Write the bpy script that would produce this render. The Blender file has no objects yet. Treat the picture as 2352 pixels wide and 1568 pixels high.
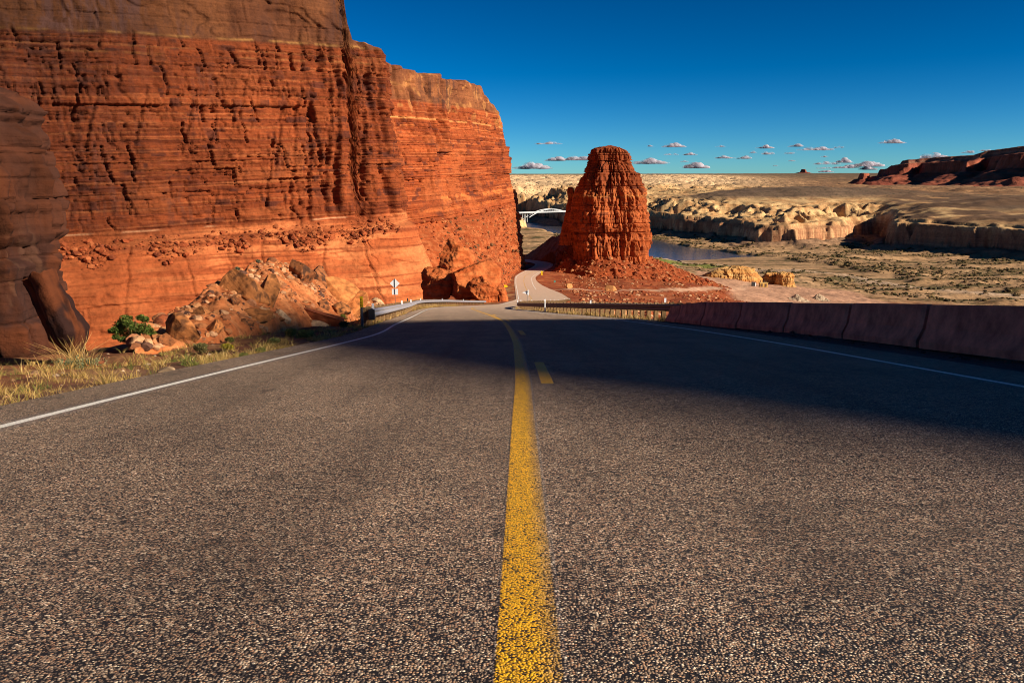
import bpy, math, random
import numpy as np
from math import sin, cos, tan, atan, atan2, pi, radians
from mathutils import Vector, Matrix, Euler

random.seed(7)
RNG = np.random.default_rng(11)
SC = bpy.context.scene
COL = SC.collection

# ------------------------------------------------------------------ camera model
F = 1960.0                       # focal length in units of a 2352-wide frame (30 mm lens)
PITCH = atan((784 - 420) / F)
CAMZ = 0.916
SLOPE = 0.1345                   # grade of the road in the foreground


def at(px, py, d):
    """world point seen at (px,py) of a 2352x1568 frame at depth d"""
    a, b = (px - 1176) / F, (784 - py) / F
    return (d * a, d * (cos(PITCH) + b * sin(PITCH)), CAMZ + d * (-sin(PITCH) + b * cos(PITCH)))


def zat(py, Y):
    """height that a thing at ground distance Y needs to be seen on row py"""
    return CAMZ - Y * np.tan(PITCH - np.arctan((784 - np.asarray(py, float)) / F))


# ------------------------------------------------------------------ noise
def _h(ix, iy, iz, seed):
    h = (ix.astype(np.int64) * 374761393 + iy.astype(np.int64) * 668265263 + iz.astype(np.int64) * 2147483647 + seed * 974711) & 0xFFFFFFFF
    h = ((h ^ (h >> 13)) * 1274126177) & 0xFFFFFFFF
    h = ((h ^ (h >> 15)) * 2246822519) & 0xFFFFFFFF
    return h ^ (h >> 16)


def hash01(a, b, seed=0):
    a = np.asarray(a); b = np.asarray(b)
    return (_h(a, b, np.zeros_like(a), seed) & 0xFFFFFF) / float(0xFFFFFF)


from concurrent.futures import ThreadPoolExecutor
POOL = ThreadPoolExecutor(4)


def pn(x, y, z=0.0, seed=0):
    x, y, z = np.broadcast_arrays(np.asarray(x, float), np.asarray(y, float), np.asarray(z, float))
    if x.size > 30000:
        sh = x.shape; k = max(4, min(64, x.size // 20000))
        xs, ys, zs = (np.array_split(a.ravel(), k) for a in (x, y, z))
        return np.concatenate(list(POOL.map(lambda t: _pn(*t, seed), zip(xs, ys, zs)))).reshape(sh)
    return _pn(x, y, z, seed)


def _pn(x, y, z, seed):
    x0, y0, z0 = np.floor(x), np.floor(y), np.floor(z)
    f32, u32 = np.float32, np.uint32
    fx, fy, fz = (x - x0).astype(f32), (y - y0).astype(f32), (z - z0).astype(f32)
    with np.errstate(over='ignore'):
        hx = x0.astype(np.int64).astype(u32) * u32(374761393) + u32((seed * 974711) & 0xFFFFFFFF)
        hy = y0.astype(np.int64).astype(u32) * u32(668265263)
        hz = z0.astype(np.int64).astype(u32) * u32(2246822519)
        u = fx * fx * fx * (fx * (fx * 6 - 15) + 10)
        v = fy * fy * fy * (fy * (fy * 6 - 15) + 10)
        w = fz * fz * fz * (fz * (fz * 6 - 15) + 10)
        flat = bool(np.all(fz == 0))
        out = np.zeros(fx.shape, f32)
        for dz in ((0,) if flat else (0, 1)):
            wz = w if dz else 1 - w
            for dy in (0, 1):
                wyz = (v if dy else 1 - v) * wz
                h0 = hx + (hy + u32(668265263) if dy else hy) + (hz + u32(2246822519) if dz else hz)
                for dx in (0, 1):
                    h = h0 + u32(374761393) if dx else h0
                    h = (h ^ (h >> u32(13))) * u32(1274126177)
                    h = (h ^ (h >> u32(15))) * u32(2246822519)
                    h = h ^ (h >> u32(16))
                    g = ((h & u32(1023)).astype(f32) - f32(511.5)) * (fx - dx)
                    g += (((h >> u32(10)) & u32(1023)).astype(f32) - f32(511.5)) * (fy - dy)
                    if not flat or dz: g += (((h >> u32(20)) & u32(1023)).astype(f32) - f32(511.5)) * (fz - dz)
                    out += (u if dx else 1 - u) * wyz * g
    return out.astype(float) * (1.4 / 511.5)


def fbm(x, y, z=0.0, oct=4, seed=0, gain=0.5, lac=2.03):
    t, a = 0.0, 1.0
    for i in range(oct):
        t = t + a * pn(np.asarray(x) * lac ** i, np.asarray(y) * lac ** i, np.asarray(z) * lac ** i, seed + i * 17)
        a *= gain
    return t


def sstep(a, b, x):
    t = np.clip((np.asarray(x, float) - a) / (b - a), 0, 1)
    return t * t * (3 - 2 * t)


def lerp(a, b, t):
    return a + (b - a) * t


def mixc(A, B, t):
    return A + (B - A) * np.asarray(t)[..., None]


def curve1(tab):
    """smooth (monotone cubic) interpolation of a table"""
    tab = np.array(tab, float)
    xs, ys = tab[:, 0], tab[:, 1]
    h = np.diff(xs); dl = np.diff(ys) / h
    m = np.zeros_like(ys)
    m[1:-1] = np.where(dl[:-1] * dl[1:] > 0, 2 * dl[:-1] * dl[1:] / (dl[:-1] + dl[1:] + 1e-12), 0)
    m[0], m[-1] = dl[0], dl[-1]

    def f(x):
        x = np.asarray(x, float)
        i = np.clip(np.searchsorted(xs, x) - 1, 0, len(xs) - 2)
        t = (x - xs[i]) / h[i]
        tc = np.clip(t, 0, 1)
        y = ((1 + 2 * tc) * (1 - tc) ** 2 * ys[i] + tc * (1 - tc) ** 2 * h[i] * m[i]
             + tc * tc * (3 - 2 * tc) * ys[i + 1] + tc * tc * (tc - 1) * h[i] * m[i + 1])
        return y + np.where(t < 0, t * h[i] * m[0], 0) + np.where(t > 1, (t - 1) * h[i] * m[-1], 0)
    return f


# ------------------------------------------------------------------ object helpers
def tag(o, label=None, cat=None, group=None, kind=None):
    if label: o['label'] = label
    if cat: o['category'] = cat
    if group: o['group'] = group
    if kind: o['kind'] = kind
    return o


def empty(name, loc=(0, 0, 0), rz=0.0):
    o = bpy.data.objects.new(name, None)
    o.location = loc; o.rotation_euler = (0, 0, rz); o.empty_display_size = 0.2
    COL.objects.link(o)
    return o


def link(name, me, mat=None, parent=None, loc=None):
    o = bpy.data.objects.new(name, me)
    COL.objects.link(o)
    if mat: me.materials.append(mat)
    if parent: o.parent = parent
    if loc is not None: o.location = loc
    return o


def set_attr(me, name, arr, typ):
    at_ = me.attributes.new(name, typ, 'POINT')
    arr = np.asarray(arr, np.float32)
    if typ == 'FLOAT_COLOR':
        if arr.shape[1] == 3:
            arr = np.concatenate([arr, np.ones((len(arr), 1), np.float32)], 1)
        at_.data.foreach_set('color', arr.ravel())
    else:
        at_.data.foreach_set('value', arr.ravel())


def mesh_np(name, V, faces, col=None, attrs=None, smooth=True):
    """faces: (n,k) int array"""
    V = np.asarray(V, np.float32).reshape(-1, 3)
    Fa = np.asarray(faces, np.int32)
    me = bpy.data.meshes.new(name)
    me.vertices.add(len(V)); me.vertices.foreach_set('co', V.ravel())
    n, k = Fa.shape
    me.loops.add(n * k); me.loops.foreach_set('vertex_index', Fa.ravel())
    me.polygons.add(n); me.polygons.foreach_set('loop_start', np.arange(0, n * k, k, dtype=np.int32))
    me.polygons.foreach_set('use_smooth', np.full(n, smooth))
    if col is not None: set_attr(me, 'col', np.asarray(col).reshape(len(V), -1), 'FLOAT_COLOR')
    for a, v in (attrs or {}).items(): set_attr(me, a, np.asarray(v).ravel(), 'FLOAT')
    me.update(calc_edges=True)
    me.validate()
    return me


def grid_faces(n, m, wrap=False):
    i = np.arange(n - 1)[:, None]
    j = np.arange(m if wrap else m - 1)[None, :]
    j2 = (j + 1) % m
    a = i * m + j; b = i * m + j2; c = (i + 1) * m + j2; d = (i + 1) * m + j
    return np.stack([a, b, c, d], -1).reshape(-1, 4)


def sheet(name, P, col=None, attrs=None, smooth=True, wrap=False):
    n, m, _ = P.shape
    return mesh_np(name, P.reshape(-1, 3), grid_faces(n, m, wrap), None if col is None else col.reshape(n * m, -1),
                   {k: v.reshape(-1) for k, v in (attrs or {}).items()}, smooth)


class MB:
    """collects simple solids and builds ONE mesh"""
    def __init__(self): self.v = []; self.f = []

    def add(self, vs, fs):
        k = len(self.v); self.v += [tuple(p) for p in vs]; self.f += [tuple(i + k for i in f) for f in fs]; return self

    def box(self, c, s, rot=None, bev=0.0):
        hx, hy, hz = s[0] / 2, s[1] / 2, s[2] / 2
        if bev <= 0:
            vs = [Vector((x * hx, y * hy, z * hz)) for z in (-1, 1) for y in (-1, 1) for x in (-1, 1)]
            fs = [(0, 2, 3, 1), (4, 5, 7, 6), (0, 1, 5, 4), (2, 6, 7, 3), (0, 4, 6, 2), (1, 3, 7, 5)]
        else:
            b = bev
            ring = [(hx - b, -hy), (hx, -hy + b), (hx, hy - b), (hx - b, hy), (-hx + b, hy), (-hx, hy - b), (-hx, -hy + b), (-hx + b, -hy)]
            ins = [((hx - 2 * b), -hy + b), (hx - b, -hy + 2 * b), (hx - b, hy - 2 * b), (hx - 2 * b, hy - b), (-hx + 2 * b, hy - b), (-hx + b, hy - 2 * b), (-hx + b, -hy + 2 * b), (-hx + 2 * b, -hy + b)]
            vs = [Vector((x, y, -hz)) for x, y in ins] + [Vector((x, y, -hz + b)) for x, y in ring] + [Vector((x, y, hz - b)) for x, y in ring] + [Vector((x, y, hz)) for x, y in ins]
            fs = [tuple(range(7, -1, -1)), tuple(range(24, 32))]
            for r in range(3):
                for i in range(8):
                    j = (i + 1) % 8
                    fs.append((r * 8 + i, r * 8 + j, r * 8 + 8 + j, r * 8 + 8 + i))
        if rot is not None: vs = [rot @ p for p in vs]
        return self.add([p + Vector(c) for p in vs], fs)

    def tube(self, pts, r, n=8, cap=True):
        pts = [Vector(p) for p in pts]
        rr = r if isinstance(r, (list, tuple)) else [r] * len(pts)
        vs, fs = [], []
        for i, p in enumerate(pts):
            d = (pts[min(i + 1, len(pts) - 1)] - pts[max(i - 1, 0)]).normalized()
            a = d.cross(Vector((0, 0, 1)))
            if a.length < 1e-3: a = d.cross(Vector((1, 0, 0)))
            a.normalize(); b = d.cross(a)
            for k in range(n):
                t = 2 * pi * k / n
                vs.append(p + (a * cos(t) + b * sin(t)) * rr[i])
        for i in range(len(pts) - 1):
            for k in range(n):
                k2 = (k + 1) % n
                fs.append((i * n + k, i * n + k2, (i + 1) * n + k2, (i + 1) * n + k))
        if cap:
            fs.append(tuple(range(n - 1, -1, -1))); fs.append(tuple(range((len(pts) - 1) * n, len(pts) * n)))
        return self.add(vs, fs)

    def prism(self, outline, y0, y1, M=None):
        """outline in the XZ plane, extruded along Y"""
        n = len(outline)
        vs = [Vector((x, y0, z)) for x, z in outline] + [Vector((x, y1, z)) for x, z in outline]
        fs = [tuple(range(n)), tuple(range(2 * n - 1, n - 1, -1))]
        for i in range(n):
            j = (i + 1) % n
            fs.append((i, i + n, j + n, j))
        if M is not None: vs = [M @ p for p in vs]
        return self.add(vs, fs)

    def sweep(self, profile, path, closed=True):
        """profile [(lateral, height)] swept along a path; lateral is to the left of travel"""
        path = [Vector(p) for p in path]; n = len(profile); vs, fs = [], []
        for i, p in enumerate(path):
            d = path[min(i + 1, len(path) - 1)] - path[max(i - 1, 0)]
            d.z = 0; d.normalize(); l = Vector((-d.y, d.x, 0))
            for a, h in profile: vs.append(p + l * a + Vector((0, 0, h)))
        for i in range(len(path) - 1):
            for k in range(n if closed else n - 1):
                k2 = (k + 1) % n
                fs.append((i * n + k, (i + 1) * n + k, (i + 1) * n + k2, i * n + k2))
        if closed:
            fs.append(tuple(range(n))); fs.append(tuple(range(len(path) * n - 1, (len(path) - 1) * n - 1, -1)))
        return self.add(vs, fs)

    def build(self, name, mat, parent=None, smooth=False, loc=None):
        me = bpy.data.meshes.new(name)
        me.from_pydata(self.v, [], self.f); me.update()
        if smooth: me.polygons.foreach_set('use_smooth', [True] * len(me.polygons))
        return link(name, me, mat, parent, loc)


# ------------------------------------------------------------------ materials
class NT:
    def __init__(self, name):
        self.m = bpy.data.materials.new(name); self.m.use_nodes = True
        self.t = self.m.node_tree; self.t.nodes.clear()
        self.out = self.t.nodes.new('ShaderNodeOutputMaterial')

    def n(self, typ, **kw):
        nd = self.t.nodes.new('ShaderNode' + typ)
        for k, v in kw.items():
            if k.startswith('i_'): nd.inputs[k[2:].replace('_', ' ')].default_value = v
            else: setattr(nd, k, v)
        return nd

    def l(self, a, b): self.t.links.new(a, b)

    def val(self, x, sock):
        if hasattr(x, 'is_output'): self.l(x, sock)
        else: sock.default_value = x

    def math(self, op, a, b=0.0, c=None, clamp=False):
        nd = self.n('Math', operation=op, use_clamp=clamp)
        self.val(a, nd.inputs[0]); self.val(b, nd.inputs[1])
        if c is not None: self.val(c, nd.inputs[2])
        return nd.outputs[0]

    def mix(self, f, a, b, blend='MIX'):
        nd = self.n('Mix', data_type='RGBA', blend_type=blend, clamp_factor=True)
        self.val(f, nd.inputs[0])
        for x, s in ((a, nd.inputs[6]), (b, nd.inputs[7])):
            if isinstance(x, tuple) and len(x) == 3: x = x + (1,)
            self.val(x, s)
        return nd.outputs[2]

    def ramp(self, x, stops, interp='LINEAR'):
        nd = self.n('ValToRGB'); cr = nd.color_ramp; cr.interpolation = interp
        while len(cr.elements) < len(stops): cr.elements.new(0.5)
        for e, (p, c) in zip(cr.elements, stops):
            e.position = p; e.color = (c if isinstance(c, tuple) else (c, c, c)) + (1,)
        self.l(x, nd.inputs[0]); return nd.outputs[0]

    def sm(self, x, a, b):
        nd = self.n('MapRange', interpolation_type='SMOOTHSTEP')
        self.val(x, nd.inputs[0]); nd.inputs[1].default_value = a; nd.inputs[2].default_value = b
        return nd.outputs[0]

    def coords(self, scale=(1, 1, 1)):
        tc = self.n('TexCoord'); mp = self.n('Mapping'); mp.inputs['Scale'].default_value = scale
        self.l(tc.outputs['Object'], mp.inputs['Vector']); return mp.outputs[0]

    def noise(self, vec, scale, detail=4, rough=0.55, out='Fac', dist=0.0):
        nd = self.n('TexNoise'); self.l(vec, nd.inputs['Vector'])
        nd.inputs['Scale'].default_value = scale; nd.inputs['Detail'].default_value = detail
        nd.inputs['Roughness'].default_value = rough; nd.inputs['Distortion'].default_value = dist
        return nd.outputs[out]

    def attr(self, name, out='Color'): return self.n('Attribute', attribute_name=name).outputs[out]

    def bump(self, h, dist=0.1, strength=1.0, normal=None):
        nd = self.n('Bump'); nd.inputs['Strength'].default_value = strength; nd.inputs['Distance'].default_value = dist
        self.l(h, nd.inputs['Height'])
        if normal is not None: self.l(normal, nd.inputs['Normal'])
        return nd.outputs[0]

    def bsdf(self, color, rough=0.8, normal=None, metal=0.0, spec=0.3):
        p = self.n('BsdfPrincipled')
        if isinstance(color, tuple): color = color + (1,) if len(color) == 3 else color
        self.val(color, p.inputs['Base Color']); self.val(rough, p.inputs['Roughness'])
        p.inputs['Metallic'].default_value = metal; p.inputs['Specular IOR Level'].default_value = spec
        if normal is not None: self.l(normal, p.inputs['Normal'])
        self.l(p.outputs[0], self.out.inputs['Surface']); return p


def plain(name, color, rough=0.6, metal=0.0, var=0.25, scale=6.0, spec=0.4, bump=0.0):
    m = NT(name)
    c = m.coords()
    nz = m.noise(c, scale, 5, 0.6)
    f = m.ramp(nz, [(0.3, 1 - var), (0.7, 1 + var * 0.6)])
    nrm = m.bump(m.noise(c, scale * 6, 4), bump) if bump else None
    m.bsdf(m.mix(1.0, color, f, 'MULTIPLY'), rough, nrm, metal, spec)
    return m.m


def rock_mat(name, fine=1.2, bump=0.35, streak=True, speck=0.0, grain=0.25, tilt=(0.033, 0.02)):
    m = NT(name)
    base = m.attr('col')
    c = m.coords()
    n1 = m.noise(c, fine, 7, 0.62)
    n2 = m.noise(c, fine * 0.13, 5, 0.6)
    f1 = m.ramp(n1, [(0.25, 1 - grain * 1.5), (0.5, 1.0), (0.8, 1 + grain)])
    f2 = m.ramp(n2, [(0.3, 0.84), (0.7, 1.12)])
    col = m.mix(1.0, m.mix(1.0, base, f1, 'MULTIPLY'), f2, 'MULTIPLY')
    cb = m.coords((0.03, 0.03, 1.0))                       # fine bedding
    nb = m.noise(cb, fine * 1.1, 6, 0.7)
    fb = m.ramp(nb, [(0.28, 0.60), (0.44, 0.92), (0.56, 1.0), (0.70, 1.32)])
    col = m.mix(1.0, col, fb, 'MULTIPLY')
    if streak:
        cs = m.coords((0.55, 0.55, 0.03))
        ns = m.noise(cs, 1.0, 5, 0.6)
        k = m.math('MULTIPLY', m.sm(ns, 0.42, 0.62), m.attr('varn', 'Fac'), clamp=True)
        col = m.mix(k, col, (0.055, 0.024, 0.018))
    if speck:
        vo = m.n('TexVoronoi', feature='F1'); m.l(c, vo.inputs['Vector']); vo.inputs['Scale'].default_value = speck
        sp = m.math('MULTIPLY', m.sm(vo.outputs['Distance'], 0.34, 0.22), m.attr('speck', 'Fac'))
        col = m.mix(sp, col, (0.035, 0.035, 0.018))
    h = m.math('ADD', m.math('MULTIPLY', n1, 0.7), m.math('MULTIPLY', nb, 0.5))
    m.bsdf(col, 0.92, m.bump(h, bump), 0.0, 0.15)
    return m.m


def asphalt_nodes(m, stone_scale=118.0):
    """chip-seal: pale and dark stones set in nearly black binder. returns colour, height, roughness, stone mask"""
    c = m.coords()
    vo = m.n('TexVoronoi', feature='F1'); m.l(c, vo.inputs['Vector']); vo.inputs['Scale'].default_value = stone_scale
    vo.inputs['Randomness'].default_value = 1.0
    sep = m.n('SeparateColor'); m.l(vo.outputs['Color'], sep.inputs[0])
    tint = m.ramp(sep.outputs[0], [(0.0, (0.045, 0.036, 0.034)), (0.18, (0.125, 0.092, 0.075)), (0.40, (0.25, 0.180, 0.130)), (0.58, (0.34, 0.235, 0.160)),
                                   (0.70, (0.36, 0.195, 0.115)), (0.82, (0.43, 0.335, 0.245)), (0.94, (0.60, 0.49, 0.37)), (1.0, (0.80, 0.70, 0.56))])
    big = m.noise(c, 17.0, 3, 0.6)
    thr = m.math('ADD', m.math('MULTIPLY', sep.outputs[1], 0.30), m.math('MULTIPLY', big, 0.42))
    mask = m.sm(m.math('SUBTRACT', thr, m.math('SUBTRACT', vo.outputs['Distance'], 0.20)), -0.06, 0.10)
    col = m.mix(mask, (0.010, 0.009, 0.011), tint)
    pat = m.noise(c, 0.55, 5, 0.6)
    col = m.mix(1.0, col, m.ramp(pat, [(0.3, 0.76), (0.7, 1.18)]), 'MULTIPLY')
    lng = m.noise(m.coords((2.2, 0.12, 1)), 1.0, 5, 0.62)                       # long streaks along the lanes
    col = m.mix(1.0, col, m.ramp(lng, [(0.3, 0.74), (0.5, 1.0), (0.72, 1.12)]), 'MULTIPLY')
    spot = m.noise(c, 3.2, 4, 0.65)
    col = m.mix(1.0, col, m.ramp(spot, [(0.30, 0.62), (0.42, 1.0)]), 'MULTIPLY')
    fine = m.noise(c, 420.0, 2, 0.5)
    h = m.math('ADD', m.math('MULTIPLY', mask, m.math('SUBTRACT', 1.0, m.math('MULTIPLY', vo.outputs['Distance'], 0.9))), m.math('MULTIPLY', fine, 0.25))
    return c, col, h, mask


def asphalt_mat():
    m = NT('chip_seal_asphalt')
    c, col, h, mask = asphalt_nodes(m)
    col = m.mix(1.0, col, (1.28, 1.20, 1.10), 'MULTIPLY')
    # polished wheel tracks and a paler, dustier lane far off
    tr = m.attr('track', 'Fac')
    col = m.mix(1.0, col, m.ramp(tr, [(0.0, 1.0), (1.0, 0.70)]), 'MULTIPLY')
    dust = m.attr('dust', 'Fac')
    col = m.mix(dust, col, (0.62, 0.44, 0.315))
    m.bsdf(col, 0.75, m.bump(h, 0.006, 1.0), 0.0, 0.28)
    return m.m


def paint_mat(name, paint, half, wear_side=0.0, wear=0.3):
    m = NT(name)
    c, acol, h, mask = asphalt_nodes(m)
    ax = m.attr('ax', 'Fac')
    nz = m.noise(c, 55.0, 4, 0.7)
    n2 = m.noise(c, 4.0, 3, 0.6)
    edge = m.math('SUBTRACT', half, m.math('ABSOLUTE', ax))                         # >0 inside
    e = m.math('ADD', edge, m.math('MULTIPLY', m.math('SUBTRACT', nz, 0.5), 0.012))
    inside = m.sm(e, -0.002, 0.004)
    if wear_side:
        # the right flank was scuffed thin by tyres
        fade = m.sm(m.math('ADD', ax, m.math('MULTIPLY', m.math('SUBTRACT', n2, 0.5), 0.03)), half * 0.1, half * 1.1)
        hold = m.math('SUBTRACT', 1.0, m.math('MULTIPLY', fade, wear_side))
    else:
        hold = 1.0
    keep = m.math('MULTIPLY', m.math('MULTIPLY', inside, hold), m.sm(m.math('ADD', m.math('MULTIPLY', mask, 0.55), m.math('MULTIPLY', nz, 0.75)), wear + 0.12, wear + 0.34))
    pc = m.mix(1.0, paint, m.ramp(m.noise(c, 130.0, 3, 0.6), [(0.3, 0.72), (0.7, 1.12)]), 'MULTIPLY')
    col = m.mix(keep, acol, pc)
    m.bsdf(col, 0.6, m.bump(h, 0.005, 1.0), 0.0, 0.35)
    return m.m


def attr_mat(name, rough=0.8, bump=0.0, scale=20.0, trans=0.0, grain=0.25):
    m = NT(name)
    c = m.coords(); nz = m.noise(c, scale, 5, 0.6)
    col = m.mix(1.0, m.attr('col'), m.ramp(nz, [(0.3, 1 - grain), (0.7, 1 + grain * 0.7)]), 'MULTIPLY')
    p = m.bsdf(col, rough, m.bump(nz, bump) if bump else None, 0.0, 0.2)
    if trans:
        tr = m.n('BsdfTranslucent'); m.l(col, tr.inputs['Color'])
        mx = m.n('MixShader'); mx.inputs[0].default_value = trans
        m.l(p.outputs[0], mx.inputs[1]); m.l(tr.outputs[0], mx.inputs[2]); m.l(mx.outputs[0], m.out.inputs['Surface'])
    return m.m


M_ROCK = rock_mat('red_sandstone', 0.9, 0.45)
M_ROCKN = rock_mat('varnished_sandstone', 3.0, 0.10)
M_BOULDER = rock_mat('weathered_boulder', 5.0, 0.06, streak=False, grain=0.35)
M_TERRAIN = rock_mat('desert_ground', 0.5, 0.5, streak=False, speck=0.16, grain=0.28)
M_MESA = rock_mat('far_mesa_rock', 0.03, 8.0, streak=False, grain=0.25)
M_RUBBLE = attr_mat('loose_rubble', 0.95, 0.04, 6.0)
M_PLANT = attr_mat('dry_plants', 0.75, 0.0, 15.0, 0.3)
M_ASPH = asphalt_mat()
M_YEL = paint_mat('worn_yellow_paint', (0.92, 0.47, 0.010), 0.084, 0.70, 0.22)
M_YELD = paint_mat('worn_yellow_paint_dash', (0.92, 0.46, 0.010), 0.068, 0.0, 0.16)
M_WHITE = paint_mat('white_edge_paint', (0.92, 0.88, 0.80), 0.046, 0.0, 0.10)
M_STEEL = plain('galvanised_steel', (0.42, 0.40, 0.42), 0.45, 0.55, 0.2, 9.0, 0.5)
M_RUSTBEAM = plain('weathering_steel_beam', (0.17, 0.075, 0.055), 0.55, 0.3, 0.35, 5.0)
M_WOOD = plain('weathered_post_wood', (0.26, 0.155, 0.07), 0.85, 0.0, 0.45, 9.0, 0.2, 0.01)
M_CONC = plain('red_tinted_concrete', (0.62, 0.20, 0.125), 0.9, 0.0, 0.5, 2.2, 0.2, 0.006)
M_SIGNBACK = plain('bare_aluminium_sign_back', (0.80, 0.82, 0.84), 0.5, 0.0, 0.06, 2.0)
M_YSIGN = plain('yellow_sign_sheeting', (0.80, 0.55, 0.01), 0.45, 0.0, 0.06, 2.0)
M_ORANGE = plain('amber_reflector_sheeting', (0.75, 0.36, 0.015), 0.4, 0.0, 0.1, 9.0)
M_POST = plain('grey_sign_post', (0.16, 0.17, 0.17), 0.5, 0.5, 0.2, 8.0)
M_DARK = plain('dark_steel', (0.045, 0.045, 0.05), 0.5, 0.4, 0.2, 8.0)
M_WTAB = plain('white_reflector', (0.88, 0.88, 0.88), 0.4, 0.0, 0.05, 8.0)
M_BRIDGE = plain('pale_bridge_steel', (0.52, 0.54, 0.55), 0.5, 0.0, 0.05, 0.1)
M_HUT = plain('ochre_hut_wall', (0.62, 0.37, 0.09), 0.8, 0.0, 0.15, 1.0)
M_HUTDOOR = plain('brown_hut_door', (0.11, 0.055, 0.03), 0.7, 0.0, 0.2, 1.0)
M_TEAL = plain('teal_marker', (0.06, 0.30, 0.24), 0.5, 0.0, 0.1, 4.0)

# ------------------------------------------------------------------ world, sun, camera
SUN_AZ = Vector((0.915, -0.403)).normalized()
SUN_EL = radians(25)
world = bpy.data.worlds.new('World'); SC.world = world; world.use_nodes = True
wt = world.node_tree; wt.nodes.clear()
wo = wt.nodes.new('ShaderNodeOutputWorld'); bg = wt.nodes.new('ShaderNodeBackground')
sky = wt.nodes.new('ShaderNodeTexSky'); sky.sky_type = 'NISHITA'; sky.sun_disc = False
sky.sun_elevation = SUN_EL; sky.sun_rotation = atan2(SUN_AZ.x, SUN_AZ.y)
sky.altitude = 1200; sky.air_density = 0.65; sky.dust_density = 0.45; sky.ozone_density = 6.0
ga = wt.nodes.new('ShaderNodeGamma'); ga.inputs['Gamma'].default_value = 1.7          # deep polarised blue
hs = wt.nodes.new('ShaderNodeHueSaturation'); hs.inputs['Saturation'].default_value = 1.12; hs.inputs['Value'].default_value = 0.40
mxs = wt.nodes.new('ShaderNodeMix'); mxs.data_type = 'RGBA'; mxs.blend_type = 'MULTIPLY'; mxs.inputs[0].default_value = 1.0
mxs.inputs[7].default_value = (0.80, 0.86, 0.62, 1)
wt.links.new(sky.outputs[0], ga.inputs['Color']); wt.links.new(ga.outputs[0], mxs.inputs[6])
wt.links.new(mxs.outputs[2], hs.inputs['Color']); wt.links.new(hs.outputs[0], bg.inputs[0])
bg.inputs[1].default_value = 0.05
wt.links.new(bg.outputs[0], wo.inputs[0])

sd = bpy.data.lights.new('sun', 'SUN'); sd.energy = 4.2; sd.angle = radians(0.6); sd.color = (1.0, 0.87, 0.70)
so = bpy.data.objects.new('sun', sd); COL.objects.link(so)
sv = Vector((SUN_AZ.x * cos(SUN_EL), SUN_AZ.y * cos(SUN_EL), sin(SUN_EL)))
so.rotation_euler = sv.to_track_quat('Z', 'Y').to_euler(); so.location = (80, -40, 60)

cd = bpy.data.cameras.new('camera'); cd.lens = 36 * F / 2352; cd.sensor_width = 36; cd.clip_start = 0.05; cd.clip_end = 60000
cam = bpy.data.objects.new('camera', cd); COL.objects.link(cam)
cam.location = (0, 0, CAMZ); cam.rotation_euler = (pi / 2 - PITCH, 0, 0)
SC.camera = cam
SC.view_settings.view_transform = 'Standard'; SC.view_settings.look = 'None'
SC.view_settings.exposure = 1.15; SC.view_settings.gamma = 1.0
SC.cycles.max_bounces = 6; SC.cycles.transparent_max_bounces = 12
SC.cycles.use_denoising = True; SC.cycles.filter_width = 1.0

# ------------------------------------------------------------------ road alignment (metres; Y = distance ahead)
Zr = curve1([(-40, 5.38), (0, 0), (100, -13.45), (190, -25.55), (250, -32.5), (320, -38.9), (372, -42.6), (410, -44.0), (500, -44.3), (640, -45)])
XL = curve1([(-40, -4.3), (2, -3.65), (9, -3.62), (20, -3.45), (30, -4.15), (40, -4.85), (50, -5.6), (62, -6.5), (75, -7.25), (85, -7.55), (95, -7.1), (108, -5.6), (124, -4.1),
             (155, -2.3), (195, -0.8), (245, 1.9), (320, 1.95), (380, 1.75), (412, 2.0), (428, 3.9), (448, 8.1), (468, 12.3), (482, 13.8), (492, 12.0), (504, 4), (515, -6), (600, -90)])
XC = curve1([(-40, -0.6), (2, 0.02), (6, 0.06), (10, 0.10), (16, 0.09), (20.5, 0.02), (31, -0.26), (36, -0.48), (49, -1.42), (66, -2.8), (82, -3.85), (93, -3.4), (108, -1.9),
             (124, -0.4), (155, 1.4), (195, 2.9), (245, 5.6), (320, 5.6), (380, 5.35), (412, 5.9), (428, 8.3), (446, 12.0), (468, 16.6), (482, 17.8), (492, 16.2), (504, 9), (515, 0), (600, -80)])
XR = curve1([(-40, 4.6), (2, 5.2), (9, 5.3), (17, 5.45), (24, 5.35), (30, 5.0), (40, 4.15), (48, 2.75), (59, 1.5), (76, 0.15), (86, -0.1), (100, 1.2),
             (124, 3.4), (155, 5.2), (195, 6.7), (245, 9.3), (320, 9.3), (380, 9.1), (408, 9.4), (426, 11.9), (446, 15.8), (468, 20.4), (482, 21.6), (492, 20.4), (504, 14), (515, 6), (600, -70)])
_pr = curve1([(-40, 1.1), (100, 0.9), (150, 1.2), (200, 4.5), (245, 7.3), (285, 7.8), (340, 5.2), (405, 1.9), (450, 1.6), (600, 1.6)])


def PL(y): return XL(y) - 0.72


def PR(y): return XR(y) + _pr(y)


def road_strip(name, ya, yb, xa, xb, step0, lift, mat, ncol=2, attrs=None, parent=None):
    ys = [ya]
    while ys[-1] < yb: ys.append(min(yb, ys[-1] + max(step0, abs(ys[-1]) * 0.012)))
    ys = np.array(ys); k = np.linspace(0, 1, ncol)
    X = lerp(xa(ys)[:, None], xb(ys)[:, None], k[None, :])
    Yg = np.repeat(ys[:, None], ncol, 1)
    Z = Zr(Yg) + lift
    if lift > 0: Z[:, 0] = Zr(ys) - .004; Z[:, -1] = Zr(ys) - .004
    P = np.stack([X, Yg, Z], -1)
    at_ = {n: f(X, Yg) for n, f in (attrs or {}).items()}
    return sheet(name, P, None, at_)


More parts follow.
